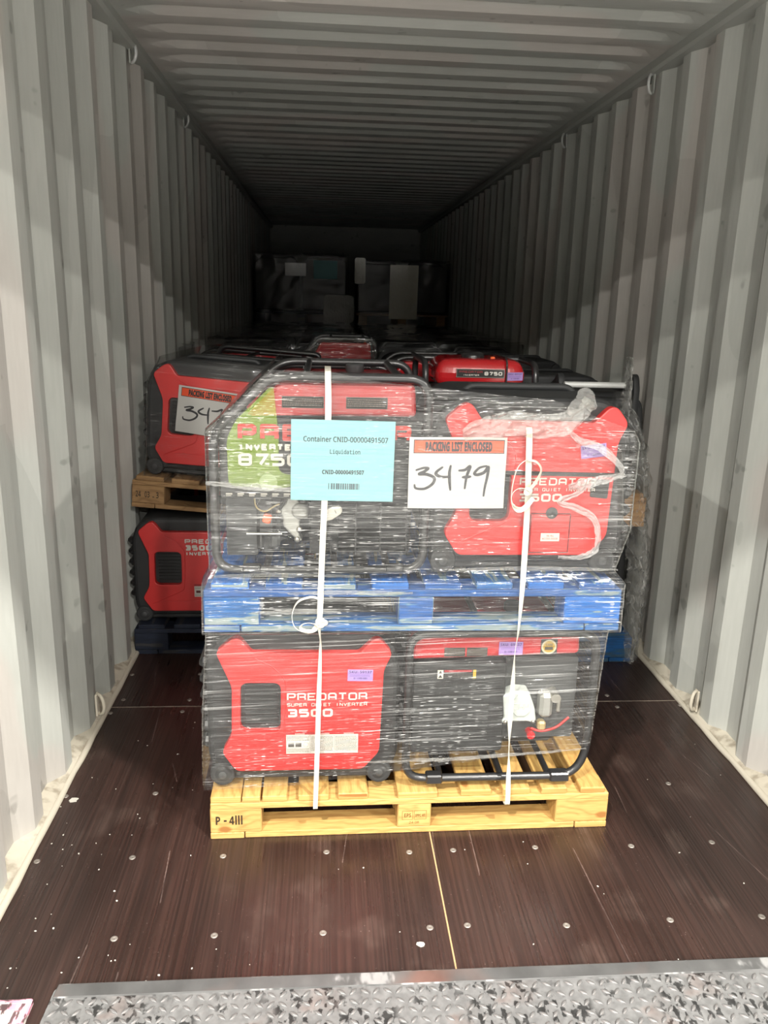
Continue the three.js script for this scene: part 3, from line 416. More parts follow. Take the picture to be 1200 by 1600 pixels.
// ------------------------------------------------------------------ generators
const PANEL = [[-0.206, 0.490], [-0.184, 0.494], [-0.150, 0.447, 0.008], [0.159, 0.444, 0.008], [0.200, 0.487], [0.222, 0.487], [0.257, 0.442], [0.233, 0.390], [0.229, 0.259], [0.225, 0.121], [0.177, 0.063], [-0.202, 0.063], [-0.243, 0.127], [-0.213, 0.184], [-0.209, 0.340], [-0.253, 0.449]];
const HOLE = [[-0.184, 0.352], [-0.067, 0.351], [-0.069, 0.192], [-0.187, 0.193]];
function quietGenerator(o, name, label, pos, group) {
  const g = thing(name, label, 'generator', pos, group), d = 0.44, red = o.red ?? M.red;
  const body = roundPoly([[-0.262, 0.03], [-0.288, 0.09], [-0.288, 0.4], [-0.265, 0.47], [-0.2, 0.506], [0.2, 0.506], [0.262, 0.455], [0.284, 0.4], [0.284, 0.09], [0.255, 0.03]], 0.03);
  mk('housing', at(plate(body, 0, d, 0.02, 3, 6), 0, 0, -0.014), M.black, g);
  // side ribs at both ends
  for (const s of [-1, 1]) for (let i = 0; i < 6; i++) mk('rib', at(cbox(0.05, 0.036, d - 0.07, 0.012), s * 0.284, 0.13 + i * 0.052, -d / 2), M.blackGloss, g);
  const sh = roundPoly(PANEL, 0.016), hole = o.hole ?? HOLE; sh.holes.push(roundPoly(hole.slice().reverse(), 0.024, THREE.Path));
  const p = mk('side_panel', plate(sh, 0.012, 0.03, 0.003, 2, 6), red, g);
  // raised inner field of the panel, its lower crease and upper shoulder
  mk('panel_ridge', tube([[-0.2, 0.1, 0.0115], [-0.06, 0.165, 0.0115], [-0.052, 0.3, 0.0115], [-0.052, 0.36, 0.0115], [-0.09, 0.405, 0.0115], [-0.13, 0.425, 0.0115]], 0.02, 0.0022, false, 6), red, p);
  mk('panel_ridge', tube([[-0.14, 0.43, 0.0115], [-0.1, 0.405, 0.0115], [0.2, 0.403, 0.0115]], 0.02, 0.002, false, 6), red, p);
  mk('panel_ridge', tube([[-0.16, 0.112, 0.0115], [0.2, 0.112, 0.0115]], 0.02, 0.002, false, 6), red, p);
  const gr = mk('intake_grille', at(plate(roundPoly(hole.map(([x, y]) => [x * 1.0, y]), 0.02), 0, 0.01, 0.001), 0, 0, -0.016), M.black, g);
  const hx = (hole[0][0] + hole[1][0]) / 2, hw = hole[1][0] - hole[0][0], hy0 = hole[2][1], hy1 = hole[0][1];
  for (let i = 0; i < 9; i++) mk('louver', cbox(hw - 0.02, 0.006, 0.006, 0.0015, hx, lerp(hy0 + 0.018, hy1 - 0.018, i / 8), -0.013), M.black, gr);
  for (const x of o.wheels ?? [-0.245, 0.227]) { const w = mk('foot_wheel', at(lathe([[0.001, 0.0], [0.016, 0.0], [0.019, -0.004], [0.026, -0.004], [0.034, -0.002], [0.038, -0.01], [0.038, -0.05], [0.001, -0.05]]), x, 0.04, -0.004), M.rubber, g); mk('hub', at(lathe([[0.001, 0.002], [0.011, 0.001], [0.013, -0.004]]), x, 0.04, -0.003), M.darkgrey, w); }
  mk('base_skid', at(cbox(0.44, 0.03, d - 0.06, 0.008), -0.005, 0.024, -d / 2), M.black, g);
  mk('carry_handle', tube([[-0.17, 0.49, -d / 2], [-0.15, 0.515, -d / 2], [0.15, 0.515, -d / 2], [0.17, 0.49, -d / 2]], 0.02, 0.011), M.black, g);
  if (o.extra) o.extra(g, p);
  return g;
}
const genLL = quietGenerator({ extra(g, p) {
  printOn('lettering', 0.235, 0.078, M.logoSuper, 0.068, 0.281, 0.0135, p); printOn('warning_label', 0.214, 0.07, M.warn, 0.054, 0.157, 0.0155, p); printOn('price_sticker', 0.074, 0.037, M.skuA, 0.164, 0.375, 0.0135, p, -0.02);
} }, 'inverter_generator', 'black generator with full red panel and white danger label on the yellow pallet', [-0.055, 0.148, -2.14]);
const genUR = quietGenerator({ hole: [[-0.178, 0.304], [-0.06, 0.304], [-0.062, 0.163], [-0.172, 0.163]], wheels: [-0.238, 0.227], extra(g, p) {
  mk('panel_groove', plate(roundPoly([[-0.08, 0.296], [-0.08, 0.308], [0.232, 0.304], [0.232, 0.292]], 0.004), 0.0135, 0.004, 0.001), M.black, p);
  mk('vent_insert', plate(roundPoly([[0.165, 0.235], [0.165, 0.288], [0.218, 0.286], [0.216, 0.23]], 0.006), 0.0135, 0.004, 0.001), M.black, p);
  const dr = mk('access_door', plate(roundPoly(rectPts(0.004, 0.074, 0.112, 0.183), 0.008), 0.0152, 0.006, 0.0012), M.red, p);
  for (const [a, b, c, e] of [[0.001, 0.128, 0.0016, 0.112], [0.115, 0.128, 0.0016, 0.112], [0.058, 0.0715, 0.112, 0.0016], [0.058, 0.186, 0.112, 0.0016]]) mk('door_gap', cbox(c, e, 0.003, 0.0003, a, b, 0.0125), M.black, dr);
  mk('knob', at(lathe([[0.001, 0.008], [0.006, 0.008], [0.008, 0.004], [0.0155, 0.004], [0.017, 0]]), 0.06, 0.188, 0.0145), M.rubber, dr); printOn('label', 0.054, 0.024, M.oil, 0.06, 0.118, 0.016, dr);
  printOn('lettering', 0.215, 0.068, M.logoSuper, 0.07, 0.255, 0.0142, p); printOn('price_sticker', 0.072, 0.037, M.skuC, 0.164, 0.366, 0.0135, p, 0.13);
} }, 'inverter_generator', 'black generator with red panel and oil fill door on the blue pallet', [0.578, 0.83, -2.138]);

function bolt(x, y, z, r, parent) { return mk('bolt', at(lathe([[0.001, 0.005], [r * 0.6, 0.005], [r * 0.7, 0.002], [r, 0.002], [r, -0.002]], 12), x, y, z), M.steel, parent); }
function openGenerator(o, name, label, pos, group) {
  const g = thing(name, label, 'generator', pos, group), D = o.depth ?? 0.5, F = o.loop, R = 0.0125;
  mk('frame_loop', tube(F.map(([x, y, r]) => [x, y, 0, r ?? 0.06]), 0.06, R, true, 12), M.blackTube, g);
  mk('frame_loop', tube(F.map(([x, y, r]) => [x, y, -D, r ?? 0.06]), 0.06, R, true, 12), M.blackTube, g);
  const by = Math.min(...F.map((p) => p[1])), ty = Math.max(...F.map((p) => p[1]));
  for (const x of [-0.16, 0.03, 0.18]) mk('cross_bar', tube([[x, by, 0], [x, by, -D]], 0.01, 0.01), M.blackTube, g);
  for (const x of [-0.05, 0.2]) mk('cross_bar', tube([[x, ty, 0], [x, ty, -D]], 0.01, 0.01), M.blackTube, g);
  const tk = mk('fuel_tank', plate(roundPoly(o.tank, 0.018), -0.02, D - 0.06, 0.014, 3, 5), M.redGloss, g);
  mk('fuel_cap', at(lathe([[0.001, 0.03], [0.024, 0.03], [0.028, 0.024], [0.028, 0.006], [0.02, 0], [0.02, -0.03]]).rotateX(-Math.PI / 2), o.cap?.[0] ?? 0.08, Math.max(...o.tank.map((p) => p[1])), o.cap?.[1] ?? -0.2), M.rubber, tk);
  mk('engine_block', at(cbox(0.34, o.engineTop - 0.07, D - 0.2, 0.02), 0.06, 0.06 + (o.engineTop - 0.07) / 2, -D / 2 - 0.02), M.black, g);
  mk('alternator_housing', at(cbox(0.17, o.engineTop - 0.1, D - 0.16, 0.03), -0.18, 0.06 + (o.engineTop - 0.1) / 2, -D / 2 - 0.03), M.darkgrey, g);
  if (o.extra) o.extra(g, tk);
  return g;
}
const genUL = openGenerator({ loop: [[-0.297, 0.02], [-0.297, 0.405, 0.05], [-0.14, 0.558, 0.05], [0.28, 0.558], [0.28, 0.02]], tank: [[-0.215, 0.448], [-0.125, 0.54], [0.245, 0.542], [0.252, 0.45]], cap: [0.09, -0.3], engineTop: 0.42, extra(g, tk) {
  for (const x of [-0.058, 0.114]) printOn('rating_plate', 0.112, 0.031, M.plateLabel, x, 0.488, -0.0185, tk);
  const cp = mk('control_panel', plate(roundPoly(rectPts(-0.283, 0.222, 0.266, 0.442), 0.008), -0.012, 0.02, 0.002), M.black, g);
  printOn('lettering', 0.465, 0.114, M.logoBig, 0.002, 0.375, 0.0075, cp); printOn('lettering', 0.3, 0.016, M.fineText, -0.13, 0.234, -0.0105, cp);
  mk('green_tag', new THREE.ShapeGeometry(roundPoly([[-0.258, 0.262], [-0.26, 0.39], [-0.236, 0.44], [-0.135, 0.538], [-0.122, 0.4], [-0.123, 0.3], [-0.05, 0.285], [-0.06, 0.268], [-0.12, 0.255]], 0.02)).translate(0, 0, 0.006), M.lime, g);
  mk('backing_plate', plate(roundPoly(rectPts(-0.28, 0.03, -0.19, 0.222), 0.006), -0.1, 0.02, 0.002), M.darkgrey, g);
  // engine side: cast cover, wire, spark plug cap, rod, cylinder head with fins and exhaust flange
  const ec = mk('engine_cover', plate(roundPoly([[-0.09, 0.262], [-0.078, 0.262], [-0.072, 0.2], [-0.045, 0.185], [-0.045, 0.148], [-0.068, 0.148], [-0.07, 0.1], [-0.06, 0.08], [-0.085, 0.092], [-0.115, 0.125], [-0.118, 0.16], [-0.135, 0.165], [-0.13, 0.185], [-0.112, 0.19]], 0.008), -0.07, 0.05, 0.006, 3), M.alu, g);
  mk('boss', at(lathe([[0.001, 0.008], [0.016, 0.008], [0.024, 0.002], [0.025, -0.01]]), -0.068, 0.172, -0.07), M.alu, ec);
  for (const [x, y] of [[-0.127, 0.172], [-0.076, 0.088], [-0.07, 0.118]]) bolt(x, y, -0.068, 0.0085, ec);
  mk('dip_disc', at(lathe([[0.001, 0.004], [0.022, 0.004], [0.025, 0.0], [0.025, -0.01]]), -0.152, 0.268, -0.008), M.aluPale, g); mk('stem', at(cbox(0.008, 0.03, 0.006, 0.002), -0.148, 0.232, -0.03), M.alu, g);
  mk('carburettor', at(cbox(0.055, 0.15, 0.06, 0.01), -0.165, 0.12, -0.11), M.blackGloss, g); mk('carburettor', at(cbox(0.03, 0.045, 0.05, 0.008), -0.14, 0.085, -0.085), M.darkgrey, g); mk('carburettor', at(cyl(0.018, 0.06, 'y', 16), -0.16, 0.075, -0.085), M.black, g);
  mk('wire', tube([[-0.195, 0.215, -0.06], [-0.192, 0.185, -0.055], [-0.165, 0.172, -0.05], [-0.14, 0.19, -0.055], [-0.125, 0.195, -0.06]], 0.02, 0.0025, false, 8), M.brassy, g);
  mk('hose', tube([[-0.125, 0.178, -0.06], [-0.112, 0.2, -0.055], [-0.095, 0.25, -0.055], [-0.09, 0.3, -0.08]], 0.02, 0.004, false, 8), M.blackTube, g);
  const oc = cbox(0.024, 0.027, 0.02, 0.004); oc.rotateZ(-0.25); mk('spark_cap', at(oc, -0.161, 0.15, -0.07), M.orange, g);
  mk('steel_rod', at(cyl(0.0035, 0.1, 'x', 12), -0.168, 0.11, -0.05), M.steel, g);
  const hd = mk('cylinder_head', at(cbox(0.29, 0.16, 0.1, 0.008), 0.105, 0.13, -0.11), M.black, g);
  for (let i = 0; i < 10; i++) { const y = 0.062 + i * 0.0145; mk('fin', cbox(0.2, 0.006, 0.03, 0.0015, 0.14, y, -0.052), M.blackGloss, hd); }
  for (const x of [0.02, 0.09, 0.16, 0.235]) mk('fin', cbox(0.005, 0.15, 0.012, 0.001, x, 0.128, -0.04), M.black, hd);
  const fl = roundPoly([[-0.032, -0.014], [-0.03, 0.0], [0.0, 0.019], [0.022, 0.022], [0.03, 0.012], [0.028, 0.0], [0.0, -0.02], [-0.02, -0.024]], 0.008); fl.holes.push(new THREE.Path().absarc(0, 0, 0.0115, 0, 7)); for (const [a, b] of [[-0.024, -0.013], [0.021, 0.012]]) fl.holes.push(new THREE.Path().absarc(a, b, 0.0035, 0, 7));
  mk('exhaust_flange', at(plate(fl, 0, 0.008, 0.0015, 2, 14), 0.022, 0.177, -0.028), M.steel, hd);
  mk('engine_shroud', plate(roundPoly(rectPts(-0.04, 0.05, 0.01, 0.205), 0.008), -0.05, 0.06, 0.004), M.black, g);
  for (const x of [-0.2, 0.2]) mk('bracket', at(cbox(0.05, 0.02, 0.03, 0.003), x, 0.026, 0.0), M.blackTube, g);
} }, 'open_frame_generator', 'open frame generator with big red lettering and green tag on the blue pallet', [0, 0.826, -2.135]);
const genLR = openGenerator({ loop: [[-0.268, 0.022], [-0.268, 0.5], [0.29, 0.5], [0.292, 0.1, 0.09], [0.25, 0.022, 0.06]], tank: [[-0.262, 0.405], [-0.262, 0.484], [0.245, 0.488], [0.25, 0.42]], engineTop: 0.38, extra(g, tk) {
  for (const x of [-0.131, -0.064]) printOn('rating_plate', 0.062, 0.028, M.plateLabel, x, 0.432, -0.0185, tk);
  printOn('price_sticker', 0.072, 0.042, M.skuB, 0.037, 0.443, -0.0183, tk, 0); printOn('round_sticker', 0.05, 0.05, M.round, 0.152, 0.447, -0.018, tk);
  const cw = mk('engine_cowl', plate(roundPoly(rectPts(-0.255, 0.1, 0.03, 0.395), 0.015), -0.016, 0.06, 0.006), M.black, g);
  for (let i = 0; i < 7; i++) mk('cowl_slot', cbox(0.2, 0.005, 0.004, 0.001, -0.12, 0.14 + i * 0.024, -0.0165), M.darkgrey, cw);
  printOn('warning_label', 0.116, 0.028, M.redWarn, -0.122, 0.362, -0.0145, cw);
  mk('side_cover', plate(roundPoly(rectPts(0.035, 0.12, 0.262, 0.395), 0.012), -0.06, 0.04, 0.004), M.darkgrey, g);
  const vc = mk('valve_cover', plate(roundPoly([[0.022, 0.29], [0.03, 0.215], [0.022, 0.205], [0.03, 0.194], [0.05, 0.203], [0.104, 0.203], [0.122, 0.194], [0.13, 0.207], [0.122, 0.25], [0.102, 0.302], [0.06, 0.306]], 0.007), -0.012, 0.05, 0.006, 3), M.aluPale, g);
  mk('cover_face', plate(roundPoly([[0.05, 0.24], [0.066, 0.222], [0.094, 0.222], [0.11, 0.24], [0.108, 0.272], [0.094, 0.296], [0.068, 0.296], [0.052, 0.272]], 0.005), -0.007, 0.01, 0.003), M.aluPale, vc);
  techGeo('DHM', 0.056, 0.248, 0.046, 0.018, -0.0065, 0.003, M.aluPale, vc);
  for (const [x, y] of [[0.034, 0.204], [0.12, 0.204]]) bolt(x, y, -0.01, 0.006, vc);
  mk('carburettor', at(cbox(0.04, 0.08, 0.05, 0.01), 0.16, 0.25, -0.04), M.alu, g); mk('carburettor', at(cyl(0.015, 0.05, 'z', 16), 0.185, 0.28, -0.035), M.steel, g); mk('fuel_valve', at(cbox(0.026, 0.03, 0.03, 0.006), 0.152, 0.18, -0.035), M.brassy, g); mk('choke_lever', at(cbox(0.012, 0.05, 0.012, 0.003), 0.2, 0.25, -0.03), M.steel, g); mk('wire', tube([[0.12, 0.17, -0.03], [0.15, 0.16, -0.025], [0.2, 0.17, -0.03], [0.24, 0.2, -0.04]], 0.02, 0.004, false, 8), M.red, g); mk('drain_cap', at(cyl(0.013, 0.03, 'z', 16), 0.12, 0.15, -0.035), M.redGloss, g);
  mk('bracket', at(cbox(0.06, 0.03, 0.035, 0.004), 0.21, 0.024, 0), M.blackTube, g); mk('bracket', at(cbox(0.05, 0.03, 0.035, 0.004), -0.18, 0.024, 0), M.blackTube, g);
} }, 'open_frame_generator', 'open frame generator with red tank band and silver valve cover on the yellow pallet', [0.52, 0.15, -2.135]);
function techGeo(text, x, y, w, h, z, th, mat, parent) { const n = text.length, adv = w / (n - 0.2), cw = adv * 0.75, L = []; [...text].forEach((ch, i) => { for (const s of GLYPH[ch]) for (let k = 1; k < s.length; k++) { const a = s[k - 1], b = s[k], X0 = x + i * adv + a[0] * cw, Y0 = y + (1 - a[1]) * h, X1 = x + i * adv + b[0] * cw, Y1 = y + (1 - b[1]) * h, g = cbox(Math.hypot(X1 - X0, Y1 - Y0) + th * 0.6, th, 0.002, 0.0004); g.rotateZ(Math.atan2(Y1 - Y0, X1 - X0)); L.push(at(g, (X0 + X1) / 2, (Y0 + Y1) / 2, z)); } }); return mk('lettering', mergeGeometries(L), mat, parent); }
// second row on the same pallets, seen over the top of the front machines
const genBack = openGenerator({ loop: [[-0.29, 0.02], [-0.29, 0.42, 0.05], [-0.15, 0.565, 0.05], [0.27, 0.565], [0.28, 0.02]], depth: 0.36, tank: [[-0.2, 0.44], [-0.13, 0.545], [0.24, 0.545], [0.25, 0.44]], cap: [0.115, -0.06], engineTop: 0.42, extra(g) { mk('control_panel', plate(roundPoly(rectPts(-0.27, 0.2, 0.26, 0.43), 0.01), -0.012, 0.02, 0.002), M.black, g); mk('switch', at(cbox(0.018, 0.01, 0.01, 0.002), 0.2, 0.548, -0.03), M.orange, g); } }, 'open_frame_generator', 'open frame generator behind the green-tagged one, only tubes and black cap showing', [-0.02, 0.826, -2.72]); genBack.scale.y = 0.9;

// ------------------------------------------------------------------ stretch film round the front stack
function wrap(o, name, parent, mat) {
  const { L, R, B, T, z } = o, nu = o.nu ?? 90, nv = o.nv ?? 90, ns = o.ns ?? 14, tot = nu + 2 * ns;
  const g = grid(tot, nv, (c, t) => {
    const col = Math.round(c * tot), s = Math.min(1, Math.max(0, (col - ns) / nu)), y = lerp(B(s), T(s), t), xl = L(y), xr = R(y), x = lerp(xl, xr, s);
    const n = fbm(x * 0.21 + 5, y * 1.1 + 2, 64, 64, o.seed ?? 3, 3) - 0.5, fine = vnoise(x * 6 + 40, y * 60 + 11, 512, 512, 91) - 0.5, zf = z(x, y) + (o.amp ?? 0.006) * n + (o.fine ?? 0.0012) * fine;
    if (col < ns) { const q = (ns - col) / ns, d = q * o.depth; return [xl - 0.003 + 0.012 * Math.sin(Math.min(1, d * 6) * 3.14) * (vnoise(d * 9 + 3, y * 26, 64, 64, 7) - 0.6), y, zf - d]; }
    if (col > ns + nu) { const q = (col - ns - nu) / ns, d = q * o.depth; return [xr + 0.003 - 0.01 * Math.sin(Math.min(1, d * 6) * 3.14) * (vnoise(d * 9 + 3, y * 22, 64, 64, 17) - 0.6), y, zf - d]; }
    return [x, y, zf];
  }, (c, t) => { const col = Math.round(c * tot), s = (col - ns) / nu; return [s * (o.uw ?? 1.1) + (o.uo ?? 0), lerp(B(Math.min(1, Math.max(0, s))), T(Math.min(1, Math.max(0, s))), t) * 1.0 + s * (o.skew ?? 0)]; });
  return mk(name, g, mat, parent);
}
const pw = (pts) => (v) => { if (v <= pts[0][0]) return pts[0][1]; for (let i = 1; i < pts.length; i++) if (v <= pts[i][0]) return lerp(pts[i - 1][1], pts[i][1], (v - pts[i - 1][0]) / (pts[i][0] - pts[i - 1][0])); return pts[pts.length - 1][1]; };
const palletBulge = (y) => sst(0.648, 0.675, y) * (1 - sst(0.815, 0.86, y));
const upL = pw([[0.66, -0.338], [0.82, -0.334], [0.85, -0.316], [1.235, -0.316], [1.4, -0.146]]), upR = pw([[0.66, 0.862], [0.82, 0.86], [0.85, 0.834], [0.88, 0.842], [0.97, 0.868], [1.22, 0.868], [1.26, 0.846], [1.33, 0.76], [1.4, 0.67]]), upT = pw([[0, 1.402], [0.2, 1.4], [0.36, 1.376], [0.86, 1.335], [1, 1.255]]);
const W1 = thing('stretch_wrap', 'clear stretch wrap around the blue pallet and its two machines', 'plastic wrap');
wrap({ L: upL, R: upR, B: () => 0.664, T: upT, z: (x, y) => -2.115 + 0.024 * palletBulge(y), depth: 0.86, nv: 120, nu: 110, uw: 1.2 }, 'film', W1, M.film);
const W0 = thing('stretch_wrap', 'clear stretch wrap around the two machines on the yellow pallet', 'plastic wrap');
wrap({ L: pw([[0.14, -0.352], [0.2, -0.356], [0.4, -0.35], [0.66, -0.332]]), R: pw([[0.14, 0.79], [0.3, 0.815], [0.668, 0.835]]), B: pw([[0, 0.158], [0.22, 0.166], [1, 0.286]]), T: () => 0.668, z: () => -2.116, depth: 0.86, nv: 100, nu: 110, seed: 9, uw: 1.15, uo: 0.37, skew: -0.05 }, 'film', W0, M.film);
M.filmThin = phy({ color: lin(0.92, 0.92, 0.91), transmission: 1, thickness: 0, roughness: 0.08, ior: 1.4, transmissionMap: tex(512, 512, (u, v) => 1 - 0.3 * (streak(u, v).hazeGlint - 0.006), false), bumpMap: filmBump, bumpScale: 0.0009, side: THREE.DoubleSide });
// outer turn of film over the papers
wrap({ L: pw([[0.95, -0.3], [1.3, -0.27]]), R: pw([[0.95, 0.845], [1.3, 0.8]]), B: () => 0.985, T: pw([[0, 1.285], [0.7, 1.3], [1, 1.2]]), z: () => -2.0985, depth: 0.06, ns: 2, nv: 40, nu: 60, amp: 0.003, uo: 0.13 }, 'outer_turn', W1, M.filmThin);
// gathered folds: a bunch along the top right, a pulled ridge with painted glare across the red panel, tails
function crumple(name, parent, ctrl, wid, amp, mat, seed, nu = 60, nv = 10) {
  const C = smoothPts(ctrl, nu);
  return mk(name, grid(nu, nv, (s, t) => { const c = C[Math.round(s * nu)], a = C[Math.max(0, Math.round(s * nu) - 1)], b = C[Math.min(nu, Math.round(s * nu) + 1)], tx = b[0] - a[0], ty = b[1] - a[1], l = Math.hypot(tx, ty) || 1, w = wid * (0.35 + 0.65 * Math.sin(s * 3.0 + 0.1)) * (t - 0.5) * (0.8 + 0.5 * vnoise(s * 9, 2.5, 64, 8, seed)); const q = (vnoise(s * 17, t * 5 + 3, 64, 64, seed) - 0.5) + 0.8 * (vnoise(s * 47, t * 13, 64, 64, seed + 3) - 0.5); return [c[0] - ty / l * w, c[1] + tx / l * w, c[2] + amp * (q + 0.5)]; }, (s, t) => [s * 3.2, t * 0.9]), mat, parent);
}
crumple('fold', W1, [[0.37, 1.242, -2.108], [0.43, 1.262, -2.1], [0.5, 1.275, -2.098], [0.58, 1.268, -2.098], [0.65, 1.28, -2.1], [0.7, 1.315, -2.105], [0.722, 1.326, -2.11]], 0.06, 0.022, M.filmFold, 5, 90, 14);
crumple('fold', W1, [[0.655, 1.3, -2.108], [0.685, 1.33, -2.105], [0.698, 1.352, -2.11], [0.725, 1.31, -2.112]], 0.045, 0.012, M.filmFold, 8, 30, 8);
crumple('fold', W1, [[0.655, 1.262, -2.106], [0.69, 1.23, -2.1], [0.75, 1.21, -2.098], [0.81, 1.16, -2.098], [0.815, 1.135, -2.1]], 0.02, 0.007, M.filmGlareRidge, 6);
crumple('fold', W1, [[0.825, 1.137, -2.1], [0.745, 1.118, -2.096], [0.7, 1.108, -2.096], [0.67, 1.1, -2.1]], 0.026, 0.01, M.filmGlareRidge, 16);
crumple('fold', W1, [[0.72, 1.11, -2.1], [0.7, 1.085, -2.097], [0.65, 1.06, -2.097], [0.7, 1.04, -2.096], [0.745, 1.015, -2.096], [0.765, 0.97, -2.096], [0.762, 0.92, -2.098], [0.72, 0.897, -2.1], [0.66, 0.895, -2.106]], 0.02, 0.009, M.filmGlareRidge, 26, 110, 10);
crumple('fold', W1, [[-0.316, 1.1, -2.11], [-0.18, 1.09, -2.106], [-0.06, 1.083, -2.106]], 0.018, 0.006, M.filmGlareRidge, 36);
for (const [y, x0, x1, sd] of [[0.792, -0.1, 0.25, 1], [0.735, -0.2, 0.05, 2], [0.855, 0.35, 0.84, 3], [0.835, -0.3, 0.1, 4], [0.71, 0.5, 0.85, 5], [0.245, 0.1, 0.8, 6]]) crumple('fold', y < 0.6 ? W0 : W1, [[x0, y, -2.092], [lerp(x0, x1, 0.5), y + (y < 0.6 ? 0.01 : 0.004), y > 0.82 || y < 0.6 ? -2.112 : -2.088], [x1, y + (y < 0.6 ? 0.035 : 0), -2.094]].map((p) => [p[0], p[1], y > 0.82 || y < 0.6 ? -2.112 : p[2]]), 0.012, 0.004, M.filmFold, 50 + sd, 50, 6);

// ------------------------------------------------------------------ straps and papers
const st1 = thing('plastic_strap', 'cream plastic strap passing behind the pale blue sheet', 'strap');
mk('band', ribbon(smoothPts([[0.008, 1.41, -2.16, 0.016, 0], [0.008, 1.405, -2.118, 0.016, 0], [0.0085, 1.385, -2.104, 0.016, 0], [0.0095, 1.276, -2.103, 0.0165, 0], [0.001, 1.042, -2.103, 0.0165, 0], [-0.005, 0.877, -2.1, 0.016, 0], [-0.009, 0.745, -2.082, 0.016, 0.2], [-0.0105, 0.69, -2.08, 0.011, 0.9], [-0.008, 0.655, -2.09, 0.011, 1.35], [-0.008, 0.61, -2.098, 0.012, 0.95], [-0.012, 0.446, -2.1, 0.014, 0.2], [-0.017, 0.236, -2.09, 0.014, 0], [-0.02, 0.125, -2.086, 0.0135, 0], [-0.02, 0.104, -2.09, 0.0135, 0], [-0.02, 0.098, -2.12, 0.0135, 0]], 120)), M.strap, st1);
mk('tail_loop', ribbon(smoothPts([[-0.012, 0.715, -2.078, 0.009, 0], [-0.03, 0.69, -2.07, 0.011, 0.6], [-0.055, 0.687, -2.065, 0.013, 1.1], [-0.08, 0.705, -2.066, 0.012, 1.45], [-0.086, 0.74, -2.07, 0.012, 1.5], [-0.07, 0.773, -2.075, 0.012, 1.5], [-0.035, 0.785, -2.08, 0.012, 1.5], [-0.012, 0.778, -2.084, 0.012, 1.4]], 60)), M.strap, st1);
mk('tail_loop', ribbon(Array.from({ length: 26 }, (_, i) => { const a = i / 25 * 7.2; return [-0.04 + 0.023 * Math.cos(a), 0.7 + 0.013 * Math.sin(a), -2.066 - 0.006 * i / 25, 0.013, 1.1]; })), M.strap, st1);
mk('knot', (() => { const g = new THREE.TorusKnotGeometry(0.008, 0.0052, 40, 7, 2, 3); g.scale(1.15, 1, 0.7); return at(g, -0.006, 0.709, -2.078); })(), M.strap, st1);
const st2 = thing('plastic_strap', 'cream plastic strap crossing the red panel and silver valve cover', 'strap');
mk('band', ribbon(smoothPts([[0.552, 1.262, -2.112, 0.016, 0], [0.552, 1.24, -2.1, 0.0165, 0], [0.556, 1.15, -2.1, 0.0165, 0], [0.5605, 1.046, -2.1, 0.016, 0], [0.562, 0.84, -2.094, 0.016, 0.1], [0.558, 0.68, -2.086, 0.011, 0.9], [0.555, 0.61, -2.095, 0.008, 1.25], [0.556, 0.5, -2.1, 0.014, 0.3], [0.556, 0.397, -2.1, 0.015, 0.1], [0.559, 0.31, -2.1, 0.009, 1.0], [0.56, 0.268, -2.098, 0.009, 1.0], [0.562, 0.2, -2.093, 0.014, 0.2], [0.563, 0.125, -2.085, 0.0145, 0], [0.563, 0.104, -2.09, 0.0145, 0], [0.563, 0.098, -2.12, 0.0145, 0]], 120)), M.strap, st2);
mk('tail_loop', ribbon(smoothPts([[0.552, 1.175, -2.094, 0.009, 1.2], [0.575, 1.17, -2.088, 0.012, 1.2], [0.588, 1.148, -2.086, 0.012, 1.0], [0.574, 1.112, -2.088, 0.012, 0.5], [0.556, 1.09, -2.09, 0.011, 0.5]], 40)), M.strap, st2);
mk('tail_loop', ribbon(smoothPts([[0.552, 1.178, -2.094, 0.008, 1.3], [0.525, 1.158, -2.088, 0.008, 1.45], [0.512, 1.11, -2.086, 0.008, 1.5], [0.512, 1.06, -2.086, 0.01, 1.3], [0.528, 1.036, -2.084, 0.012, 0.8], [0.55, 1.044, -2.084, 0.014, 0.4], [0.572, 1.07, -2.088, 0.012, 0.2]], 50)), M.strap, st2);
mk('tail_loop', ribbon(Array.from({ length: 24 }, (_, i) => { const a = 0.4 + i / 23 * 5.6; return [0.538 + 0.027 * Math.cos(a), 1.07 + 0.028 * Math.sin(a), -2.086 + 0.002 * Math.sin(a * 2), 0.008, 1.25]; })), M.strap, st2);
mk('knot', (() => { const g = new THREE.TorusKnotGeometry(0.006, 0.0045, 36, 7, 2, 3); g.scale(1, 1, 0.7); return at(g, 0.556, 1.088, -2.09); })(), M.strap, st2);
function flat(name, label, cat, w, h, mat, x, y, z, rz, wob = 0.004) {
  const g = grid(16, 12, (s, t) => [(s - 0.5) * w, (t - 0.5) * h, wob * (Math.sin(s * 4 + t * 2) * 0.6 + 0.4 * Math.sin(t * 8 + s * 2))]), b = g.clone(); b.translate(0, 0, -0.0007); b.index.array.reverse(); const nn = b.attributes.normal; for (let i = 0; i < nn.count; i++) nn.setXYZ(i, -nn.getX(i), -nn.getY(i), -nn.getZ(i));
  const m = mk(name, mergeGeometries([g, b]), mat, scene); m.position.set(x, y, z); m.rotation.z = rz; return tag(m, label, cat);
}
flat('paper_sheet', 'pale blue paper sheet printed Container and Liquidation on the stretch wrap', 'paper', 0.276, 0.219, M.paperBlue, 0.0495, 1.165, -2.1008, -0.012, 0.0015);
flat('packing_pouch', 'white packing list pouch with orange header and handwritten 3479', 'envelope', 0.266, 0.197, M.pouchA, 0.3605, 1.135, -2.1015, 0.004, 0.003);

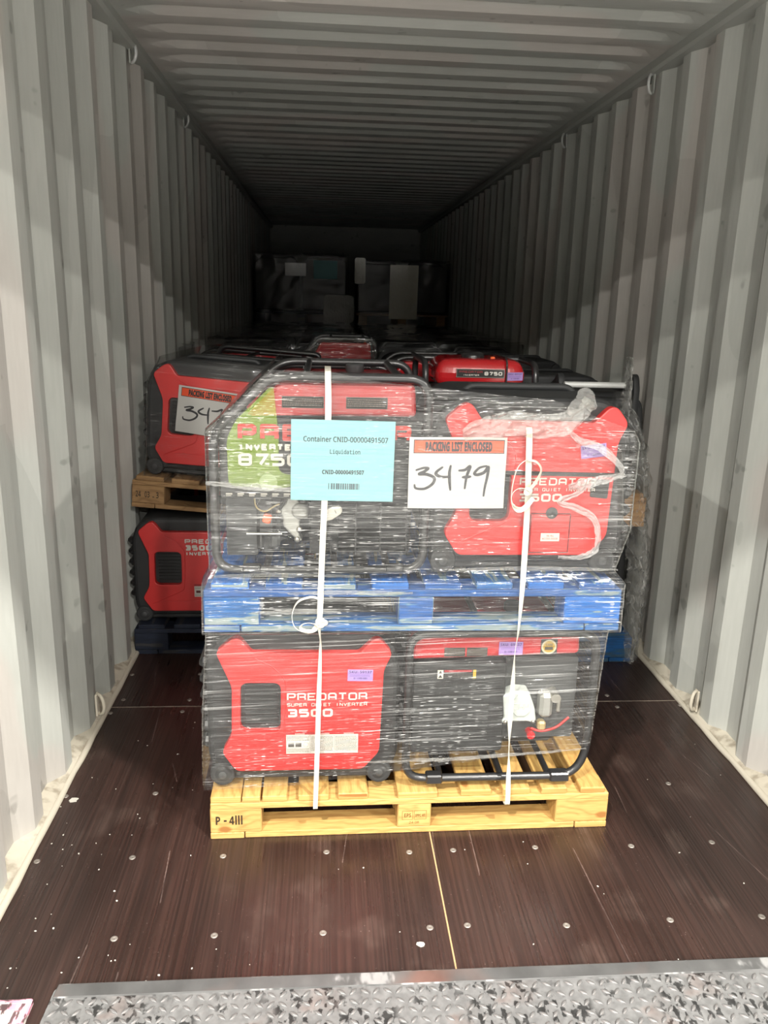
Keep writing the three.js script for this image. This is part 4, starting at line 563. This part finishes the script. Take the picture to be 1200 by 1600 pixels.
// ------------------------------------------------------------------ second row, left: tilted pallet on the machines of a navy one
const N0 = pallet({ w: 1.1, d: 1.0, mats: M.navywood, top: evenTop(1.1, 7, 0.25), blocks: [[-0.55, -0.4], [-0.05, 0.05], [0.4, 0.55]] }, 'wooden_pallet', 'navy blue pallet on the floor behind the yellow one by the left wall', [-0.3, 0, -3.9]);
const g2low = quietGenerator({ extra(g, p) { printOn('lettering', 0.235, 0.078, M.logoPlain, 0.068, 0.375, 0.0135, p); printOn('warning_label', 0.11, 0.062, M.warnSmall, 0.04, 0.165, 0.0135, p); } }, 'inverter_generator', 'black generator with dark red panel on the navy pallet by the left wall', [-0.562, 0.142, -3.43]);
g2low.scale.set(1, 0.965, 1);
const TILT = [0, -0.08, -0.062], N1 = pallet({ w: 1.1, d: 1.0, mats: M.oldwood, top: evenTop(1.1, 7, 0.22), blocks: [[-0.55, -0.405], [-0.05, 0.05], [0.4, 0.55]], stamps: (b, x0, x1, y, z) => { if (x1 < -0.3) printOn('stamp', 0.11, 0.032, M.stampDate, (x0 + x1) / 2 - 0.005, y, z, b); } }, 'wooden_pallet', 'old brown pallet stamped 24 03 tilting under the left rear stack', [-0.262, 0.637, -3.94]);
N1.rotation.set(...TILT);
const onN1 = (lx, ly, lz) => { const v = new THREE.Vector3(lx, ly, lz).applyEuler(new THREE.Euler(...TILT)); return [v.x - 0.262, v.y + 0.637, v.z - 3.94]; };
const g2up = quietGenerator({}, 'inverter_generator', 'black generator with red panel and packing pouch on the tilted brown pallet', onN1(-0.215, 0.143, 0.47)); g2up.rotation.set(...TILT);
{
  const p = onN1(-0.225, 0.445, 0.496), m = flat('packing_pouch', 'half hidden white packing list pouch on the generator by the left wall', 'envelope', 0.266, 0.2, M.pouchB, p[0], p[1], p[2], 0, 0.003); m.rotation.set(0, TILT[1], TILT[2] - 0.07);
  const w = thing('stretch_wrap', 'clear stretch wrap around the generator on the tilted brown pallet', 'plastic wrap', [-0.262, 0.637, -3.94]); w.rotation.set(...TILT);
  wrap({ L: pw([[0.1, -0.5], [0.16, -0.5], [0.2, -0.492], [0.56, -0.492], [0.66, -0.44]]), R: () => 0.5, B: () => 0.13, T: pw([[0, 0.665], [1, 0.665]]), z: () => 0.49, depth: 0.8, nu: 60, nv: 50, seed: 21, amp: 0.01 }, 'film', w, M.filmThin);
}
const g2lowB = copy(genLR, [0.02, 0.142, -3.45], 'open frame generator on the navy pallet, behind the yellow pallet machines', null); g2lowB.scale.set(0.85, 0.85, 0.9);
// carrying bars of the machines at the back of that pallet
const gN = openGenerator({ loop: [[-0.29, 0.02], [-0.29, 0.44, 0.03], [-0.25, 0.5, 0.03], [0.27, 0.5], [0.28, 0.02]], depth: 0.4, tank: [[-0.22, 0.36], [-0.2, 0.45], [0.2, 0.45], [0.24, 0.36]], cap: [0.1, -0.2], engineTop: 0.34, extra(g) { mk('control_panel', plate(roundPoly(rectPts(-0.27, 0.14, 0.26, 0.35), 0.01), -0.012, 0.02, 0.002), M.black, g); mk('handle_bar', tube([[-0.2, 0.5, -0.1], [-0.18, 0.54, -0.1], [0.3, 0.54, -0.1], [0.3, 0.5, -0.1]], 0.03, 0.014), M.blackGloss, g); } }, 'open_frame_generator', 'open frame generator with black lifting bar behind the tilted pallet machine', onN1(-0.12, 0.143, -0.05));
gN.rotation.set(...TILT);

// ------------------------------------------------------------------ second row, right
const E0 = pallet({ w: 1.12, d: 1.0, mats: M.deepbluewood, top: evenTop(1.12, 7, 0.22), blocks: [[-0.56, -0.41], [-0.05, 0.05], [0.41, 0.56]] }, 'wooden_pallet', 'dark blue pallet on the floor by the right wall', [0.85, 0, -3.78]);
const E1 = pallet({ w: 1.04, d: 1.0, mats: M.tanwood, block: 0.09, top: evenTop(1.04, 7, 0.22), blocks: [[-0.52, -0.37], [-0.05, 0.05], [0.37, 0.52]] }, 'wooden_pallet', 'brown pallet sticking out beside the front stack by the right wall', [0.882, 0.648, -3.78]);
function closedGenerator(name, label, pos) {      // dark closed set with two end brackets and a bright handle bar
  const g = thing(name, label, 'generator', pos), d = 0.44;
  mk('housing', plate(roundPoly([[-0.26, 0.03], [-0.27, 0.08], [-0.26, 0.36], [-0.24, 0.41], [0.24, 0.41], [0.26, 0.36], [0.27, 0.08], [0.26, 0.03]], 0.03), -0.02, d, 0.02, 3, 6), M.black, g);
  mk('side_panel', plate(roundPoly(rectPts(-0.22, 0.07, 0.22, 0.35), 0.03), -0.008, 0.02, 0.004), M.blackGloss, g);
  for (let i = 0; i < 6; i++) mk('louver', cbox(0.3, 0.008, 0.01, 0.002, 0, 0.12 + i * 0.035, -0.006), M.rubber, g);
  for (const s of [-1, 1]) { const b = plate(roundPoly([[-0.02, 0.3], [-0.02, 0.45], [0.0, 0.5], [0.03, 0.515], [0.05, 0.49], [0.16, 0.44], [0.3, 0.43], [0.3, 0.3]], 0.015), 0, 0.03, 0.005); b.rotateY(-Math.PI / 2); b.scale(1, 1, -1); b.index || b; mk('bracket', toCreasedNormals(flip(b), 0.6).translate(s * 0.165 + (s > 0 ? 0.03 : 0), 0, -0.03), M.black, g); }
  mk('handle_bar', at(cyl(0.0125, 0.29, 'x', 20), 0.0, 0.468, 0.0), M.silver, g);
  for (const x of [-0.21, 0.21]) mk('foot', at(cyl(0.03, 0.05, 'z', 20), x, 0.031, -0.06), M.rubber, g);
  mk('top_deck', at(cbox(0.36, 0.03, 0.3, 0.01), 0, 0.415, -0.24), M.black, g);
  return g;
}
function flip(g) { const n = g.index ? g.toNonIndexed() : g, p = n.attributes.position, u = n.attributes.uv; for (let i = 0; i < p.count; i += 3) for (const a of [p, u]) for (let c = 0; c < a.itemSize; c++) { const t = a.array[i * a.itemSize + c]; a.array[i * a.itemSize + c] = a.array[(i + 1) * a.itemSize + c]; a.array[(i + 1) * a.itemSize + c] = t; } n.deleteAttribute('normal'); n.computeVertexNormals(); return n; }
const dk = quietGenerator({ red: M.black }, 'inverter_generator', 'black generator with black panel behind the silver handle bar machine', [1.1, 0.792, -3.84]); dk.scale.y = 0.9;
const cg = closedGenerator('closed_generator', 'black closed generator with silver handle bar near the right wall', [1.13, 0.792, -3.3]); cg.scale.x = 0.9;
const tg = thing('open_frame_generator', 'open frame generator with glossy red tank labelled 8750', 'generator', [0.655, 0.787, -3.3]);
for (const x of [-0.238, 0.225]) mk('frame_loop', tube([[x, 0.02, -0.02], [x, 0.55, -0.02, 0.07], [x, 0.55, -0.42, 0.07], [x, 0.02, -0.42], [x, 0.02, -0.25]].slice(0, 4), 0.06, 0.014), M.blackTube, tg);
mk('cross_bar', tube([[-0.238, 0.43, -0.02], [0.225, 0.43, -0.02]], 0.01, 0.012), M.blackTube, tg); mk('cross_bar', tube([[-0.238, 0.03, -0.02], [0.225, 0.03, -0.02]], 0.01, 0.012), M.blackTube, tg); mk('cross_bar', tube([[-0.238, 0.55, -0.3], [0.1, 0.552, -0.3], [0.225, 0.55, -0.3]], 0.01, 0.012), M.blackTube, tg);
{
  const t0 = mk('fuel_tank', (() => { const g = grid(48, 24, (s, t) => { const a = s * Math.PI * 2, b = (t - 0.5) * Math.PI, e = 0.22, cs = (v, k) => Math.sign(v) * Math.pow(Math.abs(v), k), r = cs(Math.cos(b), e), y = cs(Math.sin(b), 0.5); const k = 1 - 0.1 * Math.max(0, y); return [0.193 * r * cs(Math.cos(a), e) * k, 0.508 + 0.058 * y, -0.21 - 0.17 * r * cs(Math.sin(a), e) * k]; }); return flip(g); })(), M.redGloss, tg);
  printOn('tank_label', 0.205, 0.036, M.tankLabel, -0.005, 0.508, -0.036, t0); printOn('price_sticker', 0.066, 0.034, M.skuB, 0.142, 0.498, -0.036, t0, 0.03);
  mk('fuel_cap', at(lathe([[0.001, 0.022], [0.03, 0.022], [0.046, 0.014], [0.05, 0.004], [0.05, -0.01]]).rotateX(-Math.PI / 2), -0.02, 0.568, -0.16), M.blackGloss, t0); mk('tank_valve', at(cbox(0.02, 0.012, 0.012, 0.003), 0.06, 0.566, -0.12), M.orange, t0); mk('tank_strap', tube([[0.105, 0.44, -0.032], [0.105, 0.552, -0.034], [0.105, 0.572, -0.06], [0.105, 0.572, -0.34]], 0.015, 0.004, false, 8), M.blackTube, t0);
  mk('engine_block', at(cbox(0.38, 0.36, 0.36, 0.03), 0, 0.25, -0.22), M.black, tg); mk('control_panel', at(cbox(0.42, 0.2, 0.02, 0.005), 0, 0.3, -0.03), M.blackGloss, tg);
}
copy(cg, [1.13, 0.142, -3.32], 'black closed generator on the dark blue pallet by the right wall', null); copy(genLR, [0.575, 0.142, -3.45], 'open frame generator on the dark blue pallet behind the front stack', null).scale.set(0.95, 0.95, 0.9);
copy(genBack, [0.5, 0.792, -3.86], 'open frame generator behind the one with the 8750 tank', null).scale.set(0.95, 0.93, 0.9);
{
  const w = thing('stretch_wrap', 'loose crumpled stretch wrap hanging beside the right wall', 'plastic wrap');
  const ctr = pw([[0, 1.4], [0.25, 1.408], [0.5, 1.405], [0.64, 1.372], [0.84, 1.366], [1.0, 1.335], [1.17, 1.272], [1.38, 1.262]]), wd = pw([[0, 0.03], [0.1, 0.04], [0.5, 0.05], [0.84, 0.045], [1.1, 0.04], [1.2, 0.02], [1.38, 0.003]]);
  mk('film', grid(26, 160, (s, t) => { const y = lerp(0.004, 1.38, t), a = (s - 0.5) * 2, q = vnoise(s * 7, y * 34, 64, 64, 3) - 0.5, q2 = vnoise(s * 15, y * 70, 64, 128, 5) - 0.5; return [ctr(y) + a * wd(y) + 0.012 * q2, y, -3.255 + 0.035 * q + 0.015 * q2 - 0.05 * a * a]; }, (s, t) => [s * 0.25, t * 2.2]), M.filmLoose, w);
  mk('film', grid(30, 90, (s, t) => { const y = lerp(0.004, 1.22, t), d = s * 0.95, q = vnoise(s * 9, y * 24, 64, 64, 13) - 0.5; return [ctr(y) + wd(y) + 0.02 * q + 0.004 * Math.sin(y * 90), y, -3.28 - d]; }, (s, t) => [s * 1.5, t * 2]), M.filmLoose, w);
  const w2 = thing('stretch_wrap', 'stretch wrap pulled round the corner of the brown pallet near the right wall', 'plastic wrap');
  mk('film', grid(20, 50, (s, t) => { const y = lerp(0.79, 1.24, t), q = vnoise(s * 6, y * 30, 64, 64, 23) - 0.5; return [lerp(lerp(1.1, 1.2, t), lerp(1.405, 1.262, t), s), y, -3.262 + 0.02 * q - 0.02 * s]; }, (s, t) => [s * 0.5, t * 0.8]), M.filmThin, w2);
}

// ------------------------------------------------------------------ third row, and the loads farther in
const row3 = [['navy', -0.3, 'pallet on the floor of the third row by the left wall', 'upper pallet of the third row by the left wall'], ['old', 0.88, 'pallet on the floor of the third row by the right wall', 'upper pallet of the third row by the right wall']];
row3.forEach(([k, x, l0, l1], i) => { copy(i ? E0 : N0, [x, 0, -5.1], 'dark ' + l0); copy(E1, [x, 0.648, -5.1], 'brown ' + l1); });
copy(g2low, [-0.56, 0.142, -4.68], 'black generator on the lower pallet of the third row, left end'); copy(genLR, [0.03, 0.142, -4.68], 'open frame generator on the lower pallet of the third row, left of centre').scale.set(0.9, 0.95, 1);
copy(cg, [0.6, 0.142, -4.68], 'black closed generator on the lower pallet of the third row, right of centre'); copy(cg, [1.17, 0.142, -4.68], 'black closed generator on the lower pallet of the third row, right end');
copy(genBack, [-0.52, 0.79, -4.72], 'open frame generator in the third row by the left wall').scale.set(1, 0.86, 1.1);
const g3 = copy(genBack, [0.075, 0.792, -4.66], 'open frame generator under sparkling wrap in the third row'); g3.scale.set(0.78, 1.0, 1.1);
copy(dk, [0.6, 0.801, -4.8], 'black generator in the third row behind the 8750 tank').scale.set(0.88, 0.9, 1); copy(dk, [1.18, 0.801, -4.7], 'black generator in the third row by the right wall').scale.set(0.88, 0.9, 1);
{
  const w = thing('stretch_wrap', 'sparkling stretch wrap over the open frame generator in the third row', 'plastic wrap', [0.075, 0.792, -4.64]);
  wrap({ L: pw([[0, -0.235], [0.43, -0.235], [0.575, -0.13]]), R: pw([[0, 0.225], [0.54, 0.225], [0.575, 0.2]]), B: () => 0.1, T: () => 0.578, z: () => 0, depth: 0.4, nu: 40, nv: 60, seed: 31, amp: 0.012, fine: 0.003 }, 'film', w, M.film);
  const w2 = thing('stretch_wrap', 'dark stretch wrap over the generator in the third row by the left wall', 'plastic wrap', [-0.52, 0.79, -4.7]);
  wrap({ L: () => -0.31, R: () => 0.3, B: () => 0.0, T: () => 0.5, z: () => 0.01, depth: 0.6, nu: 40, nv: 40, seed: 41, amp: 0.012 }, 'film', w2, M.filmThin);
  mk('film', grid(40, 20, (s, t) => [lerp(-0.31, 0.3, s), 0.505 + 0.02 * vnoise(s * 8, t * 10, 64, 64, 6), -t * 0.6], (s, t) => [s * 0.6, t * 0.6]), M.filmThin, w2);
}
function load(label, x, z, levels, mats, hs = [0.5, 0.5, 0.55]) {
  const g = thing('wrapped_load', label, 'pallet load', [x, 0, z]); let y = 0;
  for (let l = 0; l < levels; l++) {
    const p = mk('pallet_deck', at(cbox(1.08, 0.022, 1.0, 0.003), 0, y + 0.125, 0), mats[0], g); for (const k of [-0.46, 0, 0.46]) mk('runner', at(cbox(0.1, 0.112, 1.0, 0.003), k, y + 0.057, 0), mats[0], p); y += 0.137;
    for (const k of [-0.27, 0.27]) { const h = hs[l] - 0.02 - 0.03 * hash(l, Math.round(z * 10 + k * 10), 3), c = mk('cargo', plate(roundPoly([[k - 0.255, y + 0.02], [k - 0.26, y + h - 0.09], [k - 0.19, y + h], [k + 0.2, y + h], [k + 0.255, y + h - 0.06], [k + 0.255, y + 0.02]], 0.03), 0.48, 0.96, 0.015), M.black, g); mk('carry_bar', tube([[k - 0.2, y + h - 0.02, 0.3], [k - 0.18, y + h + 0.02, 0.3], [k + 0.18, y + h + 0.02, 0.3], [k + 0.2, y + h - 0.02, 0.3]], 0.02, 0.012), M.blackTube, c); }
    y += hs[l];
  }
  const f = M.filmThin; wrap({ L: () => -0.55, R: () => 0.55, B: () => 0.02, T: () => y + 0.01, z: () => 0.505, depth: 0.98, nu: 24, nv: 50, ns: 8, seed: Math.round(x * 10 + 60), amp: 0.02 }, 'film', g, f);
  mk('top_film', grid(30, 20, (s, t) => [lerp(-0.55, 0.55, s), y + 0.015 + 0.03 * vnoise(s * 9, t * 9, 64, 64, 8), 0.5 - t * 0.98], (s, t) => [s, t]), f, g);
  return y;
}
for (const [z, n] of [[-6.35, 'fourth'], [-7.6, 'fifth'], [-8.8, 'sixth']]) for (const [x, s] of [[-0.28, 'left'], [0.9, 'right']]) load(`dark wrapped pallet load in the ${n} row by the ${s} wall`, x, z, 2, s === 'left' ? M.navywood : M.oldwood);
load('tall dark wrapped stack at the far end by the left wall', -0.28, -10.1, 3, M.navywood, [0.5, 0.5, 0.62]); load('tall dark wrapped stack at the far end by the right wall', 0.9, -10.1, 3, M.oldwood, [0.5, 0.5, 0.58]);
const glossy = (c, r = 0.25) => phy({ color: lin(...c), roughness: r, clearcoat: 1, clearcoatRoughness: 0.14, clearcoatNormalMap: null, bumpMap: crumpleBump, bumpScale: 0.01 });
const card = (name, label, cat, x0, y0, x1, y1, m, r = 0.01, z = -9.55) => { const g = plate(roundPoly(rectPts((x0 - x1) / 2, (y0 - y1) / 2, (x1 - x0) / 2, (y1 - y0) / 2), r), 0, 0.012, 0.002), o = mk(name, g, m, scene); o.position.set((x0 + x1) / 2, (y0 + y1) / 2, z); o.rotation.x = 0.07; return tag(o, label, cat); };
card('carton_panel', 'tall shiny film covered carton panel on the far right stack', 'panel', 0.742, 1.355, 1.07, 1.962, glossy([0.8, 0.75, 0.6]));
card('generator_panel', 'grey panel with one rounded corner low on the far stacks', 'panel', -0.02, 1.3, 0.335, 1.612, glossy([0.5, 0.49, 0.45]), 0.06);
card('carton_panel', 'narrow shiny torn wrap panel high on the far stacks', 'panel', 0.335, 1.74, 0.46, 2.03, glossy([0.8, 0.76, 0.62]), 0.03);
card('paper_sheet', 'teal paper sheet high on the far left stack', 'paper', -0.133, 1.785, 0.137, 1.985, std({ color: lin(0.3, 0.62, 0.64), roughness: 0.6 }), 0.002);
card('packing_pouch', 'grey pouch high on the far left stack', 'envelope', -0.458, 1.81, -0.22, 1.952, glossy([0.7, 0.7, 0.68]), 0.004);

// ------------------------------------------------------------------ litter on the floor
const chipGeo = (r, n, sd, th) => { const s = new THREE.Shape(); for (let i = 0; i < n; i++) { const a = i / n * 6.283, q = r * (0.6 + 0.6 * hash(i, sd, 3)); i ? s.lineTo(Math.cos(a) * q * 1.4, Math.sin(a) * q) : s.moveTo(Math.cos(a) * q * 1.4, Math.sin(a) * q); } const g = new THREE.ExtrudeGeometry(s, { depth: th, bevelEnabled: false }); g.rotateX(-Math.PI / 2); return g; };
M.chip = std({ color: lin(0.6, 0.58, 0.52), roughness: 0.7 });
const big = mk('paint_chip', chipGeo(0.011, 9, 4, 0.003), M.chip, scene); big.position.set(-0.799, 0.0006, -2.306); tag(big, 'large white paint chip on the brown floor near the left wall', 'paint chip');
const c2 = mk('paint_chip', chipGeo(0.009, 8, 9, 0.002), M.chip, scene); c2.position.set(0.332 - 0.08, 0.0006, -1.665); tag(c2, 'white paint chip on the floor left of the plywood joint near the chequer plate', 'paint chip');
{
  const L = []; for (let i = 0; i < 90; i++) { const z = -1.57 - Math.pow(rnd(), 1.6) * 1.25, x = rnd() < 0.5 ? rr(-0.84, -0.3) : rr(-0.8, 1.45); if (z < -2.08 && x > -0.36 && x < 0.92) continue; const g = chipGeo(rr(0.0008, 0.0026), 6, i, 0.0012); g.rotateY(rr(0, 6)); L.push(g.translate(x, 0.0005, z)); }
  const d = mk('debris', mergeGeometries(L), M.chip, scene); d.userData.kind = 'stuff'; d.userData.label = 'small white paint flakes and grit scattered over the brown floor'; d.userData.category = 'debris';
}

scene.traverse((o) => { if (o.isMesh) { o.castShadow = o.receiveShadow = true; } });
renderer.render(scene, camera);
